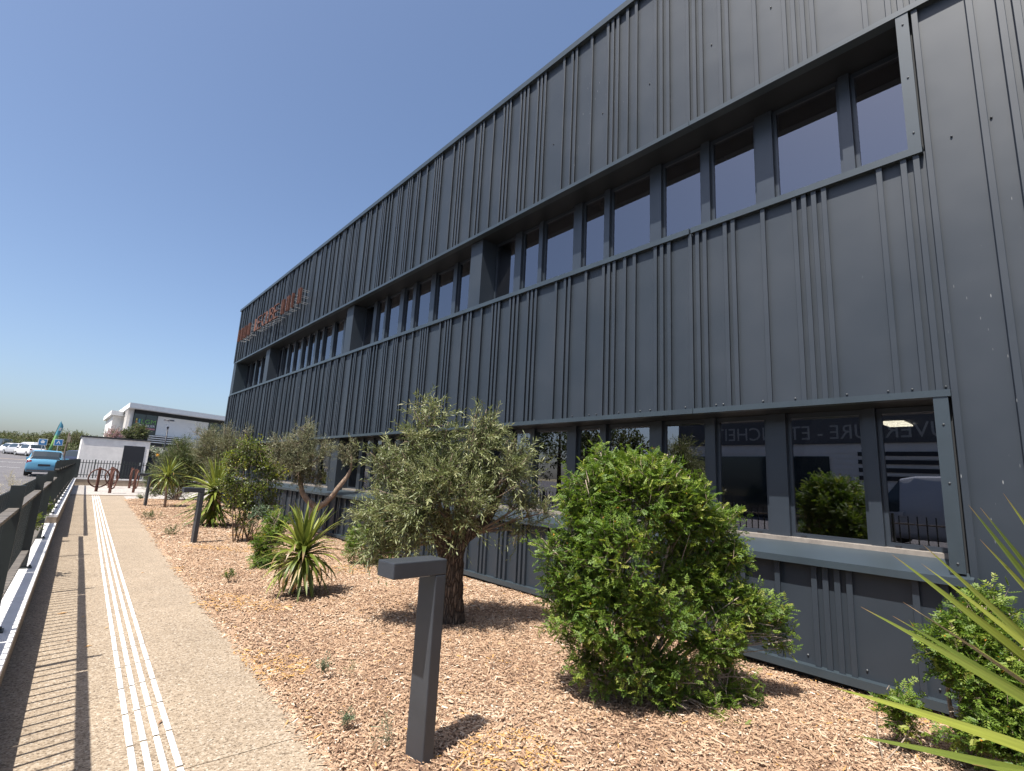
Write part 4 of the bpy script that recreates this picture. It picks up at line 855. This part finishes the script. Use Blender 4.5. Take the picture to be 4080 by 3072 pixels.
M['lgm_green'] = plain('green_letter', (.16, .36, .08), .6); M['lgm_blue'] = plain('blue_mark', (.10, .30, .40), .6); M['lgm_orange'] = plain('orange_mark', (.45, .20, .08), .6); M['lgm_pink'] = plain('pink_strip', (.45, .16, .18), .6); M['lgm_yellow'] = plain('yellow_mark', (.55, .45, .08), .6)
flat_text('LGM', 2.0, .62, Vector((2.0, oh+.32, H-2.55)), M['lgm_green'], LB); flat_text('IMMO BILIER', 2.75, .32, Vector((1.22, oh+.32, H-2.98)), M['white'], LB)
for a, b, m_ in (((1.25), (1.45), 'lgm_orange'), ((1.25), (1.45), 'lgm_yellow'), ((1.62), (1.85), 'lgm_blue')):
    z = {'lgm_orange': H-2.55, 'lgm_yellow': H-2.2, 'lgm_blue': H-2.55}[m_]; lb('logo_mark', M[m_], (a, oh+.31, z), (b, oh+.33, z+(.3 if m_ != 'lgm_blue' else .6)))
for x0, x1 in ((1.3, 2.45), (2.62, 4.0)): lb('logo_strip', M['lgm_pink'], (x0, oh+.31, H-3.35), (x1, oh+.33, H-3.12))
flat_text('STA', 1.6, .62, Vector((10.9, -1.012, 2.62)), M['black'], sbd)

# lamp post
lp = empty('street_lamp', (6.9, 53.9, terrain(53.9)), 'slim dark street lamp with a flat head before the white office', 'street lamp')
hL = 5.31-terrain(53.9)
MB().tube([(0, 0, -.1), (0, 0, hL-.75)], [.07, .055], 8).build('pole', M['black'], lp, smooth=True)
MB().tube([(0, 0, hL-.75), (0, 0, hL-.6)], .09, 8).build('collar', M['black'], lp, smooth=True)
for a in range(4): MB().tube([(.08*math.cos(a*1.57), .08*math.sin(a*1.57), hL-.6), (.26*math.cos(a*1.57), .26*math.sin(a*1.57), hL-.08)], .012, 5).build('bracket', M['steel'], lp)
MB().tube([(0, 0, hL-.09), (0, 0, hL)], [.42, .38], 14).build('lamp_head', M['black'], lp)

# signs, flag, pole
def road_sign(x, y, z, label, glyph):
    s = empty('parking_sign', (x, y, terrain(y)), label, 'road sign', 'blue square parking signs'); h = z-terrain(y)
    MB().tube([(0, 0, -.1), (0, 0, h-.28)], .03, 6).build('post', M['steel'], s)
    MB().box((-.30, -.02, h-.28), (.30, .0, h+.28)).build('border', M['white'], s); bl = MB().box((-.26, -.028, h-.24), (.26, -.021, h+.24)).build('plate', plain('sign_blue', (.03, .16, .36), .4), s)
    g = MB()
    if glyph: g.quad((-.12, -.031, h-.1), (.12, -.031, h-.1), (.12, -.031, h+.02), (-.12, -.031, h+.02)).add([(-.18, -.031, h+.03), (.18, -.031, h+.03), (0, -.031, h+.17)], [(0, 1, 2)])
    else: g.add([(-.15, -.031, h-.12), (-.08, -.031, h-.12), (0, -.031, h+.06), (.08, -.031, h-.12), (.15, -.031, h-.12), (0, -.031, h+.17)], [(0, 1, 2, 5), (2, 3, 4, 5)])
    g.build('symbol', M['white'], s); return s
road_sign(-1.14, 61.2, 2.82, 'blue square sign with a white symbol left of the feather flag', True); road_sign(-.1, 60.3, 2.85, 'blue square sign with a white arrow right of the feather flag', False)
fl = empty('feather_flag', (-.83, 61.1, terrain(61.1)), 'tall teal and green feather flag leaning over the parked cars', 'flag')
mb = MB(); g0 = [(0, 0, 0), (.16, -.2, 1.2), (.34, -.5, 2.4), (.50, -.8, 3.3), (.62, -1.0, 3.8)]
mb.tube(g0, .025, 6); mb.build('pole', M['black'], fl)
f = MB(); cols = []
for i in range(21):
    t = i/20; a = Vector(g0[0]).lerp(Vector(g0[-1]), t); a.z = .35+3.45*t; a.x = .02+.60*t; w = (.12+.20*t)*(1 if t < .86 else max(.12, 1-((t-.86)/.14)**2))
    f.v += [(a.x-.02, a.y-.03, a.z), (a.x+w, a.y-.05+.05*math.sin(t*9), a.z-.1)]
for i in range(20): f.f.append((2*i, 2*i+1, 2*i+3, 2*i+2))
mt, t, p = nodes('flag_cloth'); tc = N(t, 'ShaderNodeTexCoord'); sp = N(t, 'ShaderNodeSeparateXYZ'); t.links.new(tc.outputs['Generated'], sp.inputs[0])
r = ramp(t, sp.outputs[2], [(0, (.03, .14, .13)), (.28, (.05, .20, .16)), (.45, (.22, .42, .10)), (.62, (.20, .40, .16)), (.68, (.10, .30, .36)), (1, (.08, .26, .36))]); t.links.new(r.outputs[0], p.inputs['Base Color']); p.inputs['Roughness'].default_value = .7
fo = f.build('banner', mt, fl, smooth=True); sm = fo.modifiers.new('thick', 'SOLIDIFY'); sm.thickness = .006
for z0, z1 in ((.75, 1.05), (3.0, 3.25)): MB().quad((.02+.17*z0, -.30*z0+.12-.12, z0), (.18+.17*z0, -.28*z0-.1, z0-.05), (.20+.17*z1, -.28*z1-.1, z1-.05), (.06+.17*z1, -.30*z1-.1, z1)).build('white_mark', M['white'], fl)
pl = empty('wooden_pole', (.36, 48.0, terrain(48)), 'leaning wooden pole with a small box on top behind the kiosk corner', 'pole')
MB().tube([(0, 0, -.1), (.0, -.1, 1.6), (.05, -.3, 2.7)], [.06, .055, .05], 7).build('shaft', M['twig'], pl); MB().box((-.02, -.42, 2.05), (.16, -.26, 2.5)).build('box', M['render_wall'], pl)

# ------------------------------------------------------------------ cars
def car(name, loc, rz, paint, label, L=3.5, Wd=1.62, Ht=1.47, kind='hatch', group='cars in the car park', lod=False):
    c = empty(name, loc, label, 'car' if kind != 'van' else 'van', group, rz)   # local +y is forward
    hw = Wd/2
    if kind == 'van': st = [(0, .35, .95, 1.0, .9), (.015, .28, 1.0, .96*Ht, .97), (.05, .25, 1.05, Ht, 1), (.35, .25, 1.05, Ht, 1), (.62, .25, 1.05, .99*Ht, 1), (.70, .25, 1.05, .95*Ht, 1), (.84, .25, 1.0, 1.12, 1), (.93, .25, .95, .98, .98), (.985, .28, .8, .82, .93), (1, .35, .6, .62, .85)]
    else: st = [(0, .38, .72, .74, .88), (.012, .28, .86, .88, .95), (.035, .24, .93, .98, .985), (.06, .23, .95, .76*Ht, 1), (.13, .22, .96, .95*Ht, 1), (.25, .22, .95, .99*Ht, 1), (.42, .22, .93, Ht, 1), (.56, .22, .92, .97*Ht, 1), (.73, .22, .90, .95, 1), (.86, .22, .84, .87, .98), (.96, .26, .70, .73, .93), (1, .36, .55, .57, .82)]
    V = []; 
    for t, z0, zb, zr, k in st:
        w = hw*k; wr = w*(.80 if zr > zb+.15 else .93); y = (t-.5)*L
        sec = [(-w*.93, z0), (-w, z0+.18), (-w, zb-.12), (-w*.975, zb), (-wr, zr-.07 if zr > zb+.1 else zr-.02), (-wr*.86, zr-.01), (0, zr+.01)]
        V += [(x, y, z) for x, z in sec]+[(-x, y, z) for x, z in reversed(sec[:-1])]
    n = 13; Fb = []; win = []
    for i in range(len(st)-1):
        for j in range(n-1): Fb.append((i*n+j, i*n+j+1, (i+1)*n+j+1, (i+1)*n+j))
        Fb.append((i*n+12, i*n, (i+1)*n, (i+1)*n+12))
    Fb.append(tuple(range(n-1, -1, -1))); e0 = (len(st)-1)*n; Fb.append(tuple(range(e0, e0+n)))
    me = bpy.data.meshes.new('body'); me.from_pydata(V, [], [f_[::-1] for f_ in Fb]); me.update(); me.polygons.foreach_set('use_smooth', [True]*len(me.polygons))
    bo = link('body', me, paint, c)
    def patch(quads, name, mat, off=.006, inset=.10):
        mb = MB()
        for q in quads:
            P = [Vector(V[i]) for i in q]; cen = sum(P, Vector())/4; nn = (P[1]-P[0]).cross(P[3]-P[0]).normalized()
            if nn.dot(cen-Vector((0, cen.y*.6, .6))) < 0: nn = -nn
            P = [p+nn*off for p in P]; 
            mb.quad(*P)
        return mb.build(name, mat, c, smooth=True)
    rows_ = range(len(st))
    if kind == 'van':
        patch([(5*n+3, 5*n+4, 6*n+4, 6*n+3)], 'side_window', M['carglass']); patch([(5*n+8, 5*n+9, 6*n+9, 6*n+8)], 'side_window', M['carglass'])
        patch([(5*n+j, 5*n+j+1, 6*n+j+1, 6*n+j) for j in range(4, 8)], 'windscreen', M['carglass'])
    else:
        for j in (3, 8):
            patch([(i*n+j, i*n+j+1, (i+1)*n+j+1, (i+1)*n+j) for i in (4, 5, 6, 7)], 'side_window', M['carglass'])
        patch([(i*n+j, i*n+j+1, (i+1)*n+j+1, (i+1)*n+j) for i in (2, 3) for j in (4, 5, 6, 7)], 'rear_window', M['carglass']); patch([(7*n+j, 7*n+j+1, 8*n+j+1, 8*n+j) for j in (4, 5, 6, 7)], 'windscreen', M['carglass'])
    for s in (-1, 1):
        x0, x1 = sorted((s*hw*.70, s*hw*.955)); MB().box((x0, -L/2+.02, .72), (x1, -L/2+.16, .90)).build('tail_light', M['redlamp'], c, bevel=.02)
        x0, x1 = sorted((s*hw*.55, s*hw*.90)); MB().box((x0, L/2-.22, .58), (x1, L/2-.06, .72)).build('headlight', M['lamp_clear'], c, bevel=.02)
        mb = MB().box(*[tuple(v) for v in zip(*[sorted(p) for p in ((s*hw, s*(hw+.17)), (L*.17, L*.17+.10), (.92, 1.06))])]); mb.build('mirror', paint if not lod else M['plastic'], c, bevel=.02)
        for yy in (-L*.33, L*.33):
            w = MB().tube([(s*(hw-.19), yy, .30), (s*(hw+.005), yy, .30)], .30, 16).build('wheel', M['rubber'], c); MB().tube([(s*(hw-.01), yy, .30), (s*(hw+.012), yy, .30)], .19, 12).build('rim', M['rim'], w)
    MB().box((-.27, -L/2-.012, .58), (.27, -L/2+.04, .69)).build('number_plate', M['black'] if not lod else M['white'], c)
    MB().box((-hw*.86, -L/2-.01, .26), (hw*.86, -L/2+.1, .36)).build('bumper_skirt', M['plastic'], c)
    return c
paint = lambda n, col: plain(n, col, .22, spec=.7)
M['blue_car'] = paint('sky_blue_paint', (.09, .25, .37)); M['white_car'] = paint('white_car_paint', (.70, .70, .70)); M['silver_car'] = paint('silver_car_paint', (.42, .43, .45)); M['black_car'] = paint('black_car_paint', (.02, .02, .022)); M['navy_car'] = paint('navy_car_paint', (.04, .05, .09))
car('parked_car', (-.42, 42.2, terrain(42.2)), math.radians(-2), M['blue_car'], 'sky blue hatchback seen from behind beyond the railing', L=3.5, Wd=1.64, Ht=1.50)
def on_park(u, v):
    d = at(u, v, 1)-Vector((0, 0, CAM_Z)); t = (CAM_Z-.4+40*.024)/(.024*d.y-d.z); return Vector((0, 0, CAM_Z))+d*t
for u, v, col, lab, Lc, Hc, kd in ((2, 1797, 'black_car', 'black off-roader at the left end of the far row of parked cars', 4.4, 1.85, 'hatch'), (38, 1808, 'white_car', 'low white car between the black off-roader and the silver car', 4.2, 1.4, 'hatch'), (66, 1812, 'silver_car', 'silver car in the middle of the far row', 4.2, 1.45, 'hatch'), (94, 1809, 'navy_car', 'dark blue car tucked between silver and white cars in the far row', 4.0, 1.45, 'hatch'), (113, 1818, 'white_car', 'white hatchback at the right end of the far row', 3.9, 1.5, 'hatch')):
    p = on_park(u, v); car('parked_car', (p.x, p.y+Lc/2*.7, terrain(p.y)), math.radians(24), M[col], lab, L=Lc, Wd=1.75, Ht=Hc, lod=True)
p = on_park(108, 1811); car('parked_van', (p.x-.1, p.y+7, terrain(p.y+7)), math.radians(24), M['silver_car'], 'pale van behind the right end of the far row of cars', L=4.6, Wd=1.75, Ht=1.6, kind='van', lod=True)
car('parked_car', (1.15, 55.5, terrain(55.5)), math.radians(60), M['navy_car'], 'dark car half hidden behind the left edge of the white kiosk', L=4.1, Wd=1.72, Ht=1.45, lod=True)

# ------------------------------------------------------------------ background trees
def far_tree(u, v_top, depth, r, label, seed, mat='far_leaf', n=150, leaf=(.32, .16), group='trees behind the car park', h=None):
    top = at(u, v_top, depth); base = Vector((top.x, top.y, terrain(top.y)-.05)); hh = top.z-base.z
    t = empty('background_tree', base, label, 'tree', group)
    MB().tube([(0, 0, 0), (.1, 0, hh*.35), (0, .1, hh*.7)], [.16, .12, .06], 6).build('trunk', M['bark'], t, smooth=True)
    rd = random.Random(seed); lob = [(base+Vector((0, 0, hh*.58)), (r*.8, r*.8, hh*.36))]
    for i in range(6): a = rd.uniform(0, 6.28); lob.append((base+Vector((math.cos(a)*r*.6, math.sin(a)*r*.6, hh*rd.uniform(.36, .72))), (r*.5, r*.5, hh*.25)))
    foliage('crown', t, lob, M[mat], n, (.5, 1.0), 8, leaf, .8, up=.5, shell=.4, seed=seed, tone_mu=.5, origin=base, twig_r=.012)
for i, (u, v, dp, r, l) in enumerate(((10, 1722, 92, 3.0, 'round tree at the far left edge behind the parked cars'), (55, 1742, 84, 2.6, 'yellowish low tree behind the white cars'), (118, 1724, 90, 3.2, 'broad dark tree between the parked cars and the feather flag'), (172, 1738, 97, 2.6, 'pale hazy tree behind the left parking sign'),
        (228, 1722, 88, 2.8, 'dark rounded tree behind the feather flag'), (296, 1714, 80, 3.0, 'tall broad tree nearest the white kiosk'), (262, 1744, 84, 2.0, 'small tree between the right parking sign and the wooden pole'), (85, 1755, 78, 2.2, 'low bushy tree behind the silver car'), (-60, 1730, 88, 3.2, 'tree just beyond the left edge of the car park'), (335, 1735, 86, 2.8, 'tree partly hidden behind the white kiosk'))):
    far_tree(u, v-6, dp, r*1.15, l, 80+i, n=520, leaf=(.24, .12))
for i, (u, v, dp, r, l) in enumerate(((160, 1778, 66, 1.0, 'clipped yellow-green hedge left of the feather flag'), (222, 1788, 62, .9, 'clipped hedge right of the feather flag'), (265, 1770, 58, 1.2, 'leafy bush by the wooden pole'), (300, 1762, 60, 1.5, 'leafy bush beside the kiosk corner'))):
    far_tree(u, v, dp, r, l, 95+i, 'far_leaf', 150, (.22, .12), 'bushes behind the blue car')
def bush_at(name, u, v, depth, r, label, mat, seed, n=200, leaf=(.12, .05), sq=(1, 1, .8)):
    c = at(u, v, depth); base = Vector((c.x, c.y, terrain(c.y))); s = empty(name, base, label, 'shrub')
    MB().tube([(0, 0, -.05), (0, 0, c.z-base.z)], [.05, .02], 5).build('stem', M['twig'], s)
    lob = [(c, (r*sq[0], r*sq[1], r*sq[2]))]+[(c+Vector((r*.6*math.cos(a), r*.5*math.sin(a), -.2*r)), (r*.55,)*3) for a in (0, 1.3, 2.6, 3.9, 5.2)]
    foliage('crown', s, lob, M[mat], n, (.25, .5), 10, leaf, .8, up=.4, shell=.3, seed=seed, origin=base, twig_r=.006)
bush_at('oleander_shrub', 452, 1728, 37.5, .62, 'pink flowering oleander showing above the kiosk roof', 'pink_flower', 111, 170, (.11, .05))
bush_at('leafy_shrub', 542, 1722, 37.0, .82, 'rounded green shrub showing above the kiosk roof', 'far_leaf', 112, 300, (.13, .06))
bush_at('flowering_shrub', 612, 1800, 36.5, .55, 'shrub dotted with white flowers right of the kiosk', 'white_flower', 113, 200, (.10, .06))
bush_at('cypress_shrub', 840, 1745, 30.0, .75, 'upright green conifer rising behind the pale olive tree', 'far_leaf', 114, 260, (.09, .03), (.6, .6, 1.6))
mk = empty('marker_post', at(629, 1812, 34), 'dark post with a bright orange cap right of the kiosk', 'marker post')
MB().tube([(0, 0, -1.3), (0, 0, -.1)], .07, 8).build('post', M['black'], mk); MB().tube([(0, 0, -.1), (0, 0, .06)], .09, 8).build('cap', plain('orange_cap', (.65, .28, .02), .5), mk)
hd = empty('dark_screen_fence', (6.8, 43.5, .45), 'dark solid fence between the kiosk and the white office', 'fence')
for i in range(7): MB().box((-2.15+i*.86, -.02, -.1), (-2.15+i*.86+.84, .02, 1.25)).build('panel', M['black'], hd)
for i in range(8): MB().box((-2.20+i*.86, -.04, -.1), (-2.14+i*.86, -.021, 1.3)).build('post', M['fence'], hd)

# ------------------------------------------------------------------ across the car park: what the panes mirror
WH = empty('warehouse', (-21, 4, .2), 'pale ribbed warehouse across the car park, mirrored in the lower windows', 'building')
clad = plain('pale_ribbed_sheet', (.62, .61, .59), .5, var=.05, scale=1)
MB().box((-10, -22, -.2), (0, 15, 4.3)).build('wall', clad, WH); MB().box((-10.1, -22.2, 4.302), (.12, 15.2, 6.2)).build('fascia', M['plastic'], WH); MB().box((-10.3, -22.4, 6.202), (.3, 15.4, 6.45)).build('roof_edge', M['offwhite'], WH)
for i in range(13): MB().box((.001, -22, .3+i*.29), (.03, 15, .45+i*.29)).build('cladding_rib', clad, WH)
MB().box((.035, -5.6, -.1), (.10, -1.2, 3.7)).build('roller_door', M['plastic'], WH); MB().box((.035, 6, 0), (.09, 14.5, 3.6)).build('shop_window', M['carglass'], WH)
for i in range(4): MB().box((.035, .4, 2.36+i*.42), (.08, 4.6, 2.58+i*.42)).build('name_strip', M['black'], WH)
FR2 = Matrix(((0, 0, 1), (1, 0, 0), (0, 1, 0))).to_4x4()
me = text_mesh('COUVERTURE - ETANCHEITE', 1.0, 0.0); vs = np.array([v.co[:] for v in me.vertices]); mn, mx = vs.min(0), vs.max(0)
for v in me.vertices: v.co.x = (v.co.x-mn[0])/(mx[0]-mn[0])*14.0; v.co.y = (v.co.y-mn[1])/(mx[1]-mn[1])*.8; v.co.z = 0
me.transform(Matrix.Translation((.135, -.9, 4.55)) @ FR2); link('lettering', me, plain('grey_letter', (.30, .30, .29), .6), WH)
car('parked_van', (-9.5, 3.2, .2), math.radians(8), M['silver_car'], 'pale van mirrored in the lower windows, parked behind the camera', L=5.0, Wd=1.95, Ht=2.2, kind='van', group='cars near the warehouse')
car('parked_car', (-6.0, -1.5, .2), math.radians(10), M['silver_car'], 'silver car mirrored in the lower right window', L=4.2, Wd=1.75, Ht=1.45, group='cars near the warehouse')

for i, (y, h, r) in enumerate(((24, 7.5, 3.4), (31, 8.5, 4.0), (39, 8, 3.8), (48, 9, 4.5), (60, 9, 5))):  # row of trees added out of view so the left panes mirror something dark
    base = Vector((-19.5-2*(i % 2), y, .2)); t = empty('reflection_tree', base, ['first', 'second', 'third', 'fourth', 'fifth'][i]+' tree added out of view past the warehouse to darken the mirrored panes', 'tree', 'added trees that darken the window reflections')
    MB().tube([(0, 0, 0), (.1, 0, h*.4), (0, .1, h*.7)], [.22, .16, .06], 7).build('trunk', M['bark'], t, smooth=True)
    rd = random.Random(i); lob = [(base+Vector((0, 0, h*.55)), (r*.8, r*.8, h*.38))]+[(base+Vector((math.cos(a)*r*.6, math.sin(a)*r*.6, h*rd.uniform(.35, .7))), (r*.5, r*.5, h*.22)) for a in (0, 1.2, 2.4, 3.6, 4.8)]
    foliage('crown', t, lob, M['far_leaf'], 420, (.5, 1.0), 9, (.30, .15), .8, up=.5, shell=.4, seed=200+i, origin=base, twig_r=.012)
